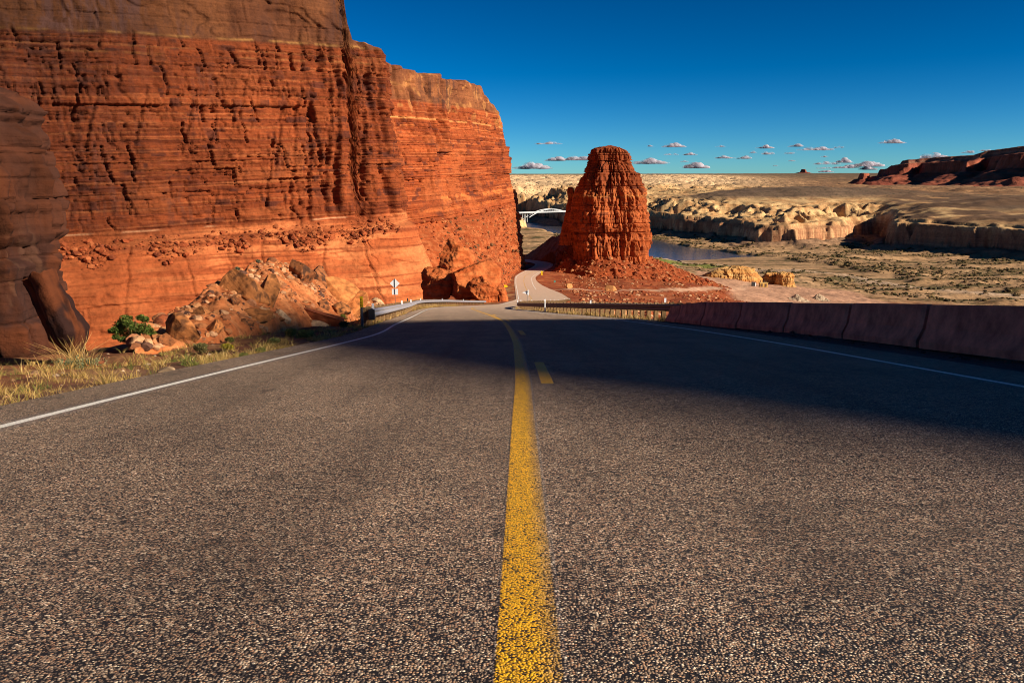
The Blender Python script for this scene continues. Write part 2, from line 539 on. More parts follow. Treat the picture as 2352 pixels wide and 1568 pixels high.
def track_f(X, Y):
    c = XC(Y)
    t = 0
    for o in (-2.75, -1.0, 1.2, 3.0):
        t = t + np.exp(-((X - c - o) / 0.33) ** 2)
    return np.clip(t, 0, 1) * 0.6


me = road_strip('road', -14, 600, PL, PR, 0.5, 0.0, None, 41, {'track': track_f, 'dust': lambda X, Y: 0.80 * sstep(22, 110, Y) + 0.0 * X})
tag(link('road', me, M_ASPH), 'grey chip-seal road running downhill between cliff and butte', 'road', None, 'structure')

hw = 0.085
me = road_strip('l', -6, 516, lambda y: XC(y) - hw, lambda y: XC(y) + hw + .05, 0.5, 0.0015, None, 13, {'ax': lambda X, Y: (X - XC(Y) - .022) * np.interp(Y, [60, 260], [1, .7])})
tag(link('centre_line', me, M_YEL), 'solid yellow centre line worn on its right side', 'road marking', None, 'structure')
for nm, f, lab in (('edge_line', XL, 'white edge line along the left shoulder'), ('edge_line', XR, 'white edge line along the right shoulder')):
    wgrow = lambda y: 0.09 + 0.0 * y
    if f is XL:
        me = road_strip('e', -6, 505, lambda y: f(y) - 0.16, lambda y: f(y) + 0.16, 0.5, 0.003, None, 9, {'ax': lambda X, Y: (X - f(Y)) * np.interp(Y, [60, 220], [1, .38])})
        tag(link(nm, me, M_WHITE), lab, 'road marking', None, 'structure')
    else:
        for a, b in ((-6, 205), (330, 505)):
            me = road_strip('e', a, b, lambda y: f(y) - 0.16, lambda y: f(y) + 0.16, 0.5, 0.003, None, 9, {'ax': lambda X, Y: (X - f(Y)) * np.interp(Y, [60, 220], [1, .38])})
            tag(link(nm, me, M_WHITE), lab, 'road marking', None, 'structure')
XD = lambda y: XC(y) + 0.285
k = 0
for y0 in (8.95 - 12.19, 8.95, 21.14, 33.3, 45.5):
    me = road_strip('d', y0, y0 + 3.05, lambda y: XD(y) - 0.09, lambda y: XD(y) + 0.09, 0.5, 0.0015, None, 9, {'ax': lambda X, Y: X - XD(Y)})
    tag(link('centre_dash', me, M_YELD), 'yellow dash beside the solid centre line', 'road marking', 'yellow centre dashes', 'structure')

# ------------------------------------------------------------------ terrain height
ctrl = [(1320, 688, 215), (1400, 690, 240), (1500, 690, 262), (1640, 690, 300), (1330, 672, 300), (1290, 664, 330), (1350, 668, 335), (1450, 668, 350), (1560, 664, 372), (1640, 660, 400),
        (1700, 690, 375), (1750, 672, 470), (1580, 642, 460), (1700, 645, 540), (1800, 692, 440), (2000, 692, 490), (1900, 664, 585), (2200, 692, 530), (2352, 692, 540),
        (1300, 650, 400), (1245, 632, 425), (1280, 615, 460), (1700, 705, 320), (1900, 712, 400), (2200, 720, 430), (1660, 628, 640), (1560, 612, 620)]
CP = [at(*c) for c in ctrl]
CP += [(x, y, z) for x, y, z in ((60, 60, -18), (60, 120, -26), (110, 90, -34), (140, 200, -50), (200, 20, -50), (40, -60, -4), (300, 300, -68), (300, -100, -60), (25, 560, -52), (-20, 560, -52),
       (-20, 700, -66), (60, 640, -60), (120, 720, -73), (300, 700, -74), (0, 900, -74), (200, 950, -74), (450, 700, -74), (600, 500, -74), (-200, 900, -74), (0, 240, -32), (10, 300, -37.5), (4, 380, -43.2))]
CP = np.array(CP)
_A = np.linalg.norm(CP[:, None, :2] - CP[None, :, :2], axis=-1)
_W = np.linalg.solve(_A + np.eye(len(CP)) * 1e-6, CP[:, 2] + 45)


def zfar(X, Y):
    out = np.zeros_like(X) - 45
    for (cx, cy, cz), w in zip(CP, _W): out += w * np.sqrt((X - cx) ** 2 + (Y - cy) ** 2)
    return np.clip(out, -74, 2)


def seg_dist(X, Y, pts, closed=False):
    d = np.full(X.shape, 1e9); par = np.zeros(X.shape)
    pts = [tuple(p[:2]) for p in pts]
    n = len(pts)
    for i in range(n if closed else n - 1):
        ax, ay = pts[i]; bx, by = pts[(i + 1) % n]
        dx, dy = bx - ax, by - ay
        t = np.clip(((X - ax) * dx + (Y - ay) * dy) / (dx * dx + dy * dy), 0, 1)
        e = np.hypot(X - ax - t * dx, Y - ay - t * dy)
        m = e < d
        d = np.where(m, e, d); par = np.where(m, i + t, par)
    return d, par


def inside(X, Y, pts):
    r = np.zeros(X.shape, bool); n = len(pts)
    for i in range(n):
        ax, ay = pts[i][:2]; bx, by = pts[(i + 1) % n][:2]
        c = ((ay > Y) != (by > Y)) & (X < (bx - ax) * (Y - ay) / (by - ay + 1e-12) + ax)
        r ^= c
    return r


# far canyon rim (foot of the cliffs across the river)
RIM = [(-900, 1900), (-300, 1985), (-60, 2040), (40, 2060), (52, 1900), (60, 1760), (84, 1630), (112, 1540), (150, 1500), (182, 1430), (205, 1340), (236, 1262), (272, 1225), (284, 1140), (294, 1060),
       (318, 1030), (345, 1022), (378, 1042), (430, 1110), (500, 1180), (488, 1090), (436, 1008), (452, 965), (476, 925), (498, 885), (520, 845), (545, 790), (570, 700), (700, 560), (1200, 450), (2500, 300)]
RIMPOLY = RIM + [(14000, 500), (14000, 14000), (-14000, 14000), (-14000, 1900)]
BENCH = [(-400, 1300), (-60, 1360), (4, 1415), (16, 1440), (22, 1475), (24, 1510), (10, 1545), (-40, 1600), (-400, 1700)]
RIVER = [(-420, 1560), (-150, 1680), (10, 1660), (90, 1450), (130, 1250), (150, 1090), (185, 960), (222, 860), (270, 770), (300, 700), (304, 640), (330, 590), (420, 560), (600, 540)]
TRACKPTS = [at(1262, 664, 330), at(1300, 666, 330), at(1350, 668, 335), at(1450, 668, 350), at(1560, 664, 372), at(1640, 660, 400), at(1700, 652, 470), at(1720, 640, 540)]
FLAT = [at(*p) for p in ((1590, 640, 500), (1640, 655, 440), (1700, 690, 378), (1760, 705, 360), (2060, 710, 420), (2040, 692, 500), (1950, 672, 560), (1830, 664, 590), (1700, 640, 640), (1610, 630, 640))]
FLAT = [(p[0], p[1]) for p in FLAT]

Zplat = curve1([(600, -46), (950, -40), (1100, -36), (1400, -26), (1700, -21), (2300, -12), (3200, 3), (4500, 26), (6500, 58), (9000, 92), (14000, 120)])


def gbump(X, Y, cx, cy, rx, ry, rot, h):
    c, s = cos(rot), sin(rot)
    a = ((X - cx) * c + (Y - cy) * s) / rx; b = (-(X - cx) * s + (Y - cy) * c) / ry
    return h * np.exp(-(a * a + b * b))


def terrain(X, Y, want_col=False):
    X = np.asarray(X, float); Y = np.asarray(Y, float)
    R = np.hypot(X, Y)
    zf = zfar(X, Y) + fbm(X / 30, Y / 30, 0, 4, 3) * 1.2 * sstep(60, 200, R) + fbm(X / 7, Y / 7, 0, 3, 5) * 0.5 * sstep(120, 250, R)
    Yc = np.clip(Y, -40, 600)
    zr = Zr(Yc)
    tl = PL(Yc) - X; tr = X - PR(Yc)
    # left of the road: narrow verge, then a bank dropping into the wash below the cliff
    drop = np.interp(Y, [-40, 0, 30, 100, 180, 225, 300], [8, 8, 9, 9, 4, 1.2, 0.6])
    rough = fbm(X / 1.7, Y / 1.7, 0, 4, 21) * 0.13 + fbm(X / 6.0, Y / 6.0, 0, 3, 22) * 0.18
    zl = zr - 0.06 - 0.02 * np.clip(tl, 0, 5) - (drop * sstep(4.6, 21, tl) + 14 * sstep(24, 75, tl) * sstep(30, 70, Y)) + rough * sstep(0.1, 1.5, tl)
    edge = np.interp(Y, [-40, 14, 36, 60, 80, 120, 200, 230, 300], [3.6, 3.0, 1.7, 1.4, 1.6, 1.6, 1.6, 1.0, 0.8])
    zrt = zr - 0.05 - 0.03 * np.clip(tr, 0, 4) + rough * 0.35 * sstep(0.3, 2.0, tr)
    wdt = np.interp(Y, [0, 150, 230, 300, 600], [46, 40, 26, 16, 12])
    kr = sstep(0, 1, np.clip((tr - edge) / wdt, 0, 1)) ** 0.8
    zrt = lerp(zrt, np.minimum(zf, zrt + 2.0), kr)
    z = np.where(tl > 0, zl, np.where(tr > 0, zrt, zr - 0.16))
    near = 1 - sstep(480, 620, Y)
    z = lerp(zf, z, np.where(X < PL(Yc), 1 - sstep(440, 520, Y), near))
    z = np.where((tl <= 0) & (tr <= 0) & (Y < 560), np.minimum(z, zr - 0.16), z)
    z = np.where(Y < -30, zr, z)
    # river channel and terraces
    far = sstep(480, 640, R)
    rd, rp = seg_dist(X + 14 * fbm(X / 60, Y / 60, 0, 3, 8), Y + 14 * fbm(X / 60, Y / 60, 1.7, 3, 9), RIVER)
    halfw = np.interp(rp, [0, 4, 6, 7, 8, 9, 10, 13], [40, 45, 50, 52, 40, 16, 9, 7])
    terr = fbm(X / 90, Y / 35, 0, 4, 31) * 1.5 + 1.3 * np.tanh(6 * fbm(X / 160, Y / 60, 3.1, 3, 33)) + fbm(X / 9, Y / 9, 0, 3, 35) * 0.5
    zfl = z + terr * far
    chan = sstep(halfw + 12, halfw - 2, rd)
    zfl = lerp(zfl, np.interp(rp, [0, 6.2, 6.8, 7.4], [-79, -79, -76.0, -75.6]) + 0 * z, chan * far)
    z = zfl
    # plateau beyond the canyon
    kbr = sstep(.40, .45, X / np.maximum(Y, 1)) * (Y > 500)
    wa = 22 - 8 * kbr
    wx = X + wa * fbm(X / 110, Y / 110, 0, 5, 41, 0.55); wy = Y + wa * fbm(X / 110, Y / 110, 5.2, 5, 43, 0.55)
    d, _ = seg_dist(wx, wy, RIM); ins = inside(wx, wy, RIMPOLY)
    sd_ = np.where(ins, d, -d)
    near_rim = (np.abs(sd_) < 160) & (R < 2600)
    sd_ = sd_ + near_rim * (4.5 * fbm(X / 17, Y / 17, 0, 4, 45, .6) + 7 * (.25 - np.abs(pn(X / 34, Y / 34, 0, 46))))
    gul = np.abs(fbm(X / 55, Y / 55, 0, 4, 47))                                       # gullies in the slickrock rim
    zp = Zplat(R) + 0 * X
    kr_ = sstep(.20, .42, X / np.maximum(Y, 1)) * sstep(1500, 2000, R) * (1 - sstep(5200, 6200, R))
    zp = lerp(zp, np.minimum(zp, -15.0 + .001 * R), kr_)
    ridg = 1 - np.abs(fbm(X / 210, Y / 130, 0, 5, 51, 0.55)) * 1.8
    slick = sstep(1450, 1900, Y) * (1 - 0.7 * sstep(.22, .36, X / np.maximum(Y, 1))) * sstep(7000, 4200, R)
    zp = zp + slick * (ridg * 20 - 11) * np.interp(R, [1500, 2500, 5000], [0.7, 1.0, 1.1]) + slick * np.tanh(5 * fbm(X / 240, Y / 70, 7, 4, 55)) * 6
    zp = zp + fbm(X / 45, Y / 45, 0, 4, 57) * 2.2 + np.abs(fbm(X / 26, Y / 26, 2, 3, 58)) * 2.5 * slick
    hill = gbump(X, Y, 560, 1500, 190, 110, 0.1, 15) + gbump(X, Y, 470, 1420, 90, 70, 0, 9) + gbump(X, Y, 330, 1400, 80, 60, 0, 6) + gbump(X, Y, 420, 1560, 70, 60, 0, 6) + gbump(X, Y, 680, 1080, 150, 90, 0, 16)
    hill_m = np.clip((hill - 2.0) / 4, 0, 1)
    zp = zp + hill - hill_m * (zp * 0)
    rise = 0.52 * sstep(-2, 7, sd_) + 0.16 * sstep(9, 15, sd_) + 0.32 * sstep(16, 75, sd_ - gul * 55)
    rise = lerp(rise, .80 * sstep(-2, 6, sd_ + gul * 5) + .08 * sstep(9, 14, sd_ - gul * 14) + .12 * sstep(14, 60, sd_), kbr)
    rise = np.clip(rise - (1 - kbr) * 0.20 * sstep(6, 50, sd_) * (1 - sstep(70, 140, sd_)) * np.clip(gul * 2.4, 0, 1), 0, 1)
    talus = 7.0 * sstep(-34, 0, sd_) * (sd_ < 0)
    bd, _ = seg_dist(wx, wy, BENCH, True); bi = inside(wx, wy, BENCH)
    sb = np.where(bi, bd, -bd)
    riseb = 0.65 * sstep(-2, 6, sb) + 0.35 * sstep(8, 30, sb)
    zb = -50 + fbm(X / 25, Y / 25, 0, 4, 61) * 2.5
    z0 = z
    z = np.where(sd_ > -3, lerp(z, zp, rise), z + talus * far)
    z = np.where(sb > -3, lerp(z, zb, riseb), z)
    if not want_col: return z
    # ---------------- rock and soil colours
    def C(r, g, b): return np.array([r, g, b])
    n1 = fbm(X / 40, Y / 40, 0, 4, 71); n2 = fbm(X / 8, Y / 8, 0, 4, 73)
    red = mixc(C(.23, .048, .014) + 0 * X[..., None], C(.33, .10, .035), sstep(-.3, .5, n2))
    nearl = mixc(C(.15, .048, .020) + 0 * X[..., None], C(.26, .12, .05), sstep(-.3, .5, fbm(X / 1.5, Y / 1.5, 0, 4, 75)))
    shoulder = np.exp(-np.clip(np.maximum(tl, tr), 0, 9) / 0.7) * (Y < 300) * np.where(tr > 0, 1, .8)
    col = np.where((sstep(90, 160, R) > .5)[..., None], red, nearl)
    grav = C(.075, .058, .05) + 0 * X[..., None]
    col = mixc(col, grav, np.clip(np.where(tr > 0, np.exp(-np.clip(tr - 2, 0, 9) / .8) * (Y < 190), shoulder), 0, 1))
    verge = np.exp(-((tl - 3) / 3) ** 2) * (Y > 60) * (Y < 420)
    col = mixc(col, C(.36, .23, .09), verge * sstep(-.2, .3, n2) * .8)
    # valley floor: tan silt, straw, scrub in streaks
    st = fbm(X / 120 + 0.3 * n1, Y / 16, 0, 5, 81, .6)
    floor_ = mixc(C(.40, .24, .12) + 0 * X[..., None], C(.22, .125, .058), sstep(-.25, .35, st))
    floor_ = mixc(floor_, C(.080, .066, .024), sstep(.10, .38, st + .35 * n2) * .85)
    floor_ = mixc(floor_, C(.36, .22, .12), sstep(.1, .5, fbm(X / 60, Y / 14, 4, 4, 83)) * .6)
    kf = sstep(470, 600, R + 35 * n1) * (z0 < -58)
    col = mixc(col, floor_, kf)
    pale = C(.50, .36, .25)
    bank = np.exp(-((rd - halfw - 10) / 14) ** 2) * far * sstep(3.5, 6, rp)
    left_bank = bank * (X < np.interp(Y, [p[1] for p in RIVER[::-1]], [p[0] for p in RIVER[::-1]]))
    col = mixc(col, pale, left_bank * .7)
    gx_, gy_, _g = at(1577, 604, 800)
    col = mixc(col, C(.15, .17, .03), .9 * sstep(.35, .6, gbump(X + 10 * n2, Y, gx_, gy_, 22, 60, .5, 1.0)))
    # dirt flat and track
    fi = inside(X + 8 * n1, Y + 10 * n1, FLAT); fd, _ = seg_dist(X + 8 * n1, Y + 10 * n1, FLAT, True)
    col = mixc(col, mixc(C(.47, .255, .155) + 0 * X[..., None], C(.40, .215, .13), sstep(-.3, .3, fbm(X / 30, Y / 8, 0, 4, 85))), sstep(-4, 3, np.where(fi, fd, -fd)))
    td, _ = seg_dist(X, Y, TRACKPTS)
    col = mixc(col, C(.50, .29, .18), sstep(3.4, 2.0, td))
    # canyon walls and plateau
    s = z + 6 * n1 * .2
    cream = mixc(C(.60, .39, .18) + 0 * X[..., None], C(.46, .25, .105), sstep(-.3, .3, fbm(X / 30, Y / 30, s / 5, 4, 87)))
    low = mixc(C(.30, .135, .065) + 0 * X[..., None], C(.50, .29, .14), sstep(-.2, .3, pn(X / 200, Y / 200, s / 2.2, 89) + .5 * n2))
    wall = mixc(low, cream, sstep(-55, -44, s))
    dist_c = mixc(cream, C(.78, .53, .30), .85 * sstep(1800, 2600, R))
    scrub = sstep(.0, .45, fbm(X / 150, Y / 50, 0, 5, 91, .6)) * sstep(1150, 1700, R)
    plat = mixc(dist_c, C(.24, .15, .085), scrub * .5)
    plain_m = sstep(.20, .36, X / np.maximum(Y, 1)) * sstep(1350, 1900, R)
    plat = mixc(plat, mixc(C(.17, .083, .040) + 0 * X[..., None], C(.38, .20, .09), sstep(.12, .5, fbm(X / 130, Y / 40, 0, 4, 93))), plain_m * .9)
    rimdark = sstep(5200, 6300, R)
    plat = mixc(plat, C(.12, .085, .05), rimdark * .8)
    plat = mixc(plat, C(.135, .085, .052), hill_m)
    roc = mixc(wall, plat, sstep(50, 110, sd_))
    roc = mixc(roc, C(.13, .073, .04), kbr * sstep(9, 22, sd_ + 14 * n1) * (R < 1700) * (1 - .8 * sstep(.1, .35, fbm(X / 70, Y / 40, 3, 4, 95)) * sstep(1000, 1100, R)))
    roc = mixc(roc, C(.19, .10, .06), kbr * sstep(7, 2, sd_) * .7)
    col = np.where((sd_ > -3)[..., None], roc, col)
    col = np.where((sb > -3)[..., None], cream, col)
    col = mixc(col, C(.25, .14, .085), np.where((sd_ <= -3), sstep(-40, -6, sd_), 0) * far * .8)
    speck = np.where(sd_ > 60, sstep(1200, 1600, R) * .9, 0) + np.where((sd_ < -3) & (R > 520), .35, 0)
    return z, col, speck


az = np.concatenate([np.arange(-180, -62, 3.0), np.arange(-62, -34, 0.7), np.arange(-34, -1, 0.2), np.arange(-1, 34, 0.095), np.arange(34, 60, 0.7), np.arange(60, 180.01, 3.0)])
az = np.radians(az)
rad = [0.8]
while rad[-1] < 13500:
    r = rad[-1]
    rad.append(r * (1.045 if r < 9 else 1.02 if r < 60 else 1.011 if r < 560 else 1.0046 if r < 900 else 1.0024 if r < 1300 else 1.0034 if r < 2300 else 1.006 if r < 7000 else 1.03))
rad = np.array(rad)
GX = rad[:, None] * np.sin(az)[None]; GY = rad[:, None] * np.cos(az)[None]
GZ, GC, GS = terrain(GX, GY, True)
me = sheet('ground', np.stack([GX, GY, GZ], -1)[:, ::-1], GC[:, ::-1], {'speck': GS[:, ::-1]})
tag(link('ground', me, M_TERRAIN), 'red desert ground, river flats and pale canyon rim country', 'ground', None, 'structure')


def vpos(px, d):
    x = (px - 1176) / F * d; y = d * 1.006
    return x, y, zground(x, y)


def zground(x, y): return float(terrain(np.array([x]), np.array([y]))[0])


# river water
m = NT('muddy_river_water')
c = m.coords((1, 0.35, 1)); nz = m.noise(c, 0.12, 4, 0.6)
p = m.bsdf(m.mix(m.noise(m.coords((.3, 1, 1)), 0.02, 3), (0.035, 0.05, 0.075), (0.10, 0.075, 0.065)), 0.16, m.bump(nz, 0.5, 0.35), 0.0, 0.6)
ws = []
for i, (x, y) in enumerate(RIVER): ws.append((x, y))
pth = np.array(ws, float)
tt = np.linspace(0, 6.8, 160)
px_ = np.interp(tt, range(len(pth)), pth[:, 0]); py_ = np.interp(tt, range(len(pth)), pth[:, 1])
dxn = np.gradient(px_); dyn = np.gradient(py_); ln = np.hypot(dxn, dyn); nx, ny = -dyn / ln, dxn / ln
off = np.linspace(-95, 95, 5)
P = np.stack([px_[:, None] + nx[:, None] * off, py_[:, None] + ny[:, None] * off, np.full((160, 5), -76.3)], -1)
tag(link('river', sheet('river', P), m.m), 'slow muddy river bending across the valley floor', 'river', None, 'structure')


# ------------------------------------------------------------------ cliffs
def layers(seed, lo, hi, t0, t1):
    r = np.random.default_rng(seed); b = [lo]
    while b[-1] < hi: b.append(b[-1] + t0 + (t1 - t0) * r.random() ** 1.6)
    return np.array(b), r


def blocky(u, s, seed, thick, cell, amp, groove, skew=0.25, gu=0.28, gs=0.18):
    b, r = layers(seed, s.min() - 2, s.max() + 12, *thick)
    n = len(b)
    w = cell[0] + (cell[1] - cell[0]) * r.random(n); off = r.random(n) * 50; prot = (r.random(n) - .5) * 1.15 * amp; ba = .4 + .6 * r.random(n)
    gb = (r.random(n) > .6) * (.3 + .7 * r.random(n))
    i = np.clip(np.searchsorted(b, s) - 1, 0, n - 2)
    th = b[i + 1] - b[i]; f = (s - b[i]) / th
    uu = (u + skew * (s - b[i]) + off[i]) / w[i]
    uu = uu + 0.33 * np.sin(uu * 2.1 + i * 1.7) + 0.12 * pn(uu * 1.7, s * .35, 0, seed)
    c = np.floor(uu); fr = uu - c
    hb = hash01(i, c.astype(np.int64), seed); h2 = hash01(i, c.astype(np.int64), seed + 5); h3 = hash01(i, c.astype(np.int64) + 1, seed + 5)
    eu = np.minimum(fr, 1 - fr) * w[i]; es = np.minimum(f, 1 - f) * th
    jg = np.where(fr < .5, h2, h3)
    D = prot[i] + amp * (hb - .5) * 1.6 * ba[i]
    D = D - 1.35 * groove * np.exp(-(eu / gu) ** 2) * np.clip(jg * 1.7 - .35, 0, 1) - groove * .75 * gb[i] * np.exp(-(es / gs) ** 2)
    return D, hb, i


def resample(plan, step, smooth=2):
    p = np.array(plan, float)
    for _ in range(smooth):
        q = np.empty((2 * len(p) - 2 + 2, 2)); q[0] = p[0]; q[-1] = p[-1]
        q[1:-1:2] = .75 * p[:-1] + .25 * p[1:]; q[2:-1:2] = .25 * p[:-1] + .75 * p[1:]
        p = q
    L = np.concatenate([[0], np.cumsum(np.hypot(*np.diff(p, axis=0).T))])
    u = np.arange(0, L[-1], step)
    return u, np.stack([np.interp(u, L, p[:, 0]), np.interp(u, L, p[:, 1])], -1)


def smooth1(a, k):
    ker = np.ones(k) / k
    return np.convolve(np.pad(a, (k // 2, k - 1 - k // 2), mode='edge'), ker, 'valid')


def cliff_sheet(name, plan, step, zbot, ztopf, prof, dispf, colf, dv, cap=70.0, nsm=25):
    u, p = resample(plan, step)
    d = np.gradient(p, axis=0); d /= np.linalg.norm(d, axis=1)[:, None]
    nrm = np.stack([smooth1(d[:, 1], nsm), smooth1(-d[:, 0], nsm)], -1); nrm /= np.linalg.norm(nrm, axis=1)[:, None]
    ztop = ztopf(u, p)
    nv = int((ztop.max() - zbot) / dv) + 1
    v = np.linspace(0, 1, nv)
    Z = zbot + v[:, None] * (ztop - zbot)[None]
    U = np.repeat(u[None], nv, 0)
    X0, Y0 = p[:, 0][None] + 0 * Z, p[:, 1][None] + 0 * Z
    S = Z - 0.02 * Y0 - 0.033 * X0
    D, aux = dispf(U, S, X0, Y0, Z)
    off = prof(S, U) + D
    rim = np.exp(-((1 - v)[:, None] * (ztop - zbot)[None] / 0.8))                  # rounded lip
    off = off - 0.7 * rim
    X = X0 + nrm[None, :, 0] * off; Y = Y0 + nrm[None, :, 1] * off
    col, varn = colf(U, S, X, Y, Z, D, aux)
    # flat top going back from the rim
    back = np.array([0.6, 1.6, 3.5, 7, 13, 24, 42, cap])
    Xc = X[-1][None] - nrm[None, :, 0] * back[:, None]; Yc = Y[-1][None] - nrm[None, :, 1] * back[:, None]
    Zc = Z[-1][None] + (0.3 + 0.02 * back[:, None]) + fbm(Xc / 5, Yc / 5, 0, 3, 5) * .8 * sstep(0, 6, back)[:, None]
    cc = np.repeat(col[-1][None], len(back), 0); vc = np.repeat(varn[-1][None] * 0, len(back), 0)
    P = np.concatenate([np.stack([X, Y, Z], -1), np.stack([Xc, Yc, Zc], -1)], 0)
    return sheet(name, P, np.concatenate([col, cc], 0), {'varn': np.concatenate([varn, vc], 0)})


def C3(r, g, b): return np.array([r, g, b])


def pxof(p): return 1176 + F * p[:, 0] / (p[:, 1] / 1.017)


TOP_PX = np.array([(-900, -230), (300, -210), (700, -150), (798, -120), (805, -20), (812, 55), (822, 92), (850, 97), (884, 112), (889, 142), (900, 140), (940, 152), (980, 165), (990, 170),
                   (1020, 172), (1030, 183), (1070, 188), (1102, 198), (1108, 216), (1120, 229), (1140, 245), (1150, 256), (1156, 285)], float)


# --- the big left wall
def top_left(u, p):
    px = pxof(p); px = np.maximum.accumulate(px)
    return zat(np.interp(px, TOP_PX[:, 0], TOP_PX[:, 1]), p[:, 1]) + fbm(u / 6, 0 * u, 0, 3, 2) * .8


prof_left_t = curve1([(-60, 27), (-46, 21), (-34, 14.5), (-26, 11.5), (-20.5, 10.0), (-18.5, 9.2), (-16, 5.8), (-12, 5.2), (0, 4.0), (20, 2.4), (39, 0.8), (41, 0.0), (46, -0.8), (60, -1.2), (100, -2)])


def prof_left(S, U): return prof_left_t(S + 1.2 * pn(U / 25, 0 * U, 0, 90))


CR_LEFT = [(905, .5, 1.3, -44, -17, .1), (700, .5, 1.1, -40, -22, .15), (560, .5, 1.2, -42, -19, .2), (400, .5, 1.1, -40, -20, -.15), (250, .5, 1.2, -44, -19, .2), (800, .4, 1.0, -42, -20, -.1), (668, .7, 1.6, -12, 22, .12), (705, .8, 2.0, -13, 24, .08), (728, .7, 2.2, -12, 20, -.1), (766, .9, 2.6, -10, 34, .06), (776, 2.0, -2.2, -12, 30, .0), (800, .8, 2.2, -13, 38, -.05), (826, .8, 2.4, -13, 30, .1), (838, 1.6, -1.8, -14, 40, 0), (872, .8, 2.2, -12, 40, .0), (884, 1.4, -1.6, -14, 44, 0), (640, .6, 1.5, 2, 22, .2), (612, .6, 1.5, -10, 12, .2), (480, .6, 1.2, 4, 18, .3), (430, .6, 1.4, 8, 22, .3), (330, .6, 1.2, 12, 26, .3), (220, .6, 1.2, 10, 26, .3), (740, 1.6, 2.8, 28, 47, 0.02), (752, 0.8, 1.3, -5, 40, 0.1), (846, 1.5, 3.4, 22, 60, 0.0), (858, 1.2, 2.4, -14, 30, -.12), (700, .7, 1.0, 25, 44, .1), (786, .9, 1.5, 0, 30, -.1), (812, .8, 1.3, -12, 18, .1), (560, .5, .9, 18, 30, .3), (590, .5, .9, 16, 30, .3)]


def make_disp(cracks, upx, zones, seed):
    def f(U, S, X, Y, Z):
        mb = sstep(zones[0] - 2, zones[0] + 3, S) * (1 - sstep(zones[1] - 2, zones[1] + 1, S))
        D = fbm(U / 38, S / 60, 0, 3, seed) * 3.2 + fbm(U / 13, S / 30, 1, 3, seed + 3) * 1.3
        d1, h1, i1 = blocky(U, S, seed + 1, (3.0, 9.0), (5.5, 14), 1.0, 1.25, .16, .38, .24)
        d2, h2, i2 = blocky(U, S, seed + 2, (0.8, 2.6), (1.6, 5.0), .60, .85, .12, .26, .17)
        d3, h3, i3 = blocky(U, S, seed + 3, (0.35, 1.1), (6, 24), .30, .36, .0, .2, .13)
        patch = sstep(-.35, .15, fbm(U / 18, S / 9, 3, 3, seed + 9))
        D = D + d1 * (.30 + .70 * mb) + d2 * (.05 + .95 * mb) * patch + d3 * (.35 + .65 * mb)
        # conchoidal spalling on the massive upper sandstone
        up = sstep(zones[1] - 1, zones[1] + 2, S)
        t = fbm(U / 24, S / 15, 0, 3, seed + 31) * 2.6
        D = D + up * .6 * (np.floor(t) + sstep(.78, 1.0, t - np.floor(t)))
        ts = fbm(U / 18, S / 8, 6, 3, seed + 33) * 2.2
        D = D + (1 - sstep(zones[0] - 3, zones[0], S)) * .45 * (np.floor(ts) + sstep(.8, 1.0, ts - np.floor(ts)))
        D = D + fbm(U / 3.1, S / 2.3, 0, 4, seed + 41) * (.12 + .30 * mb)
        ck = np.zeros_like(D)
        px = upx(U)
        for (cp, wd, dp, lo, hi, lean) in cracks:
            uc = np.interp(cp, upx.px, upx.u)
            q = U - uc - lean * (S - (lo + hi) / 2) - .8 * pn(S / 5, 0 * S, cp, 3) - .35 * pn(S / 1.4, 0 * S, cp, 4)
            g = np.exp(-np.abs(q / wd) ** 3) * sstep(lo - 4, lo + 1, S) * (1 - sstep(hi - 1, hi + 3, S))
            D = D - dp * .78 * g * (.55 + .45 * sstep(-.3, .3, pn(U / 4, S / 7, cp, 6))); ck = np.maximum(ck, g)
        return D, dict(mb=mb, up=up, h1=h1, h2=h2, i3=i3, i1=i1, ck=ck, seed=seed)
    return f


class UPX:
    def __init__(self, plan, step):
        self.u, p = resample(plan, step); self.px = np.maximum.accumulate(pxof(p)) + np.arange(len(p)) * 1e-6
    def __call__(self, U): return np.interp(U, self.u, self.px)


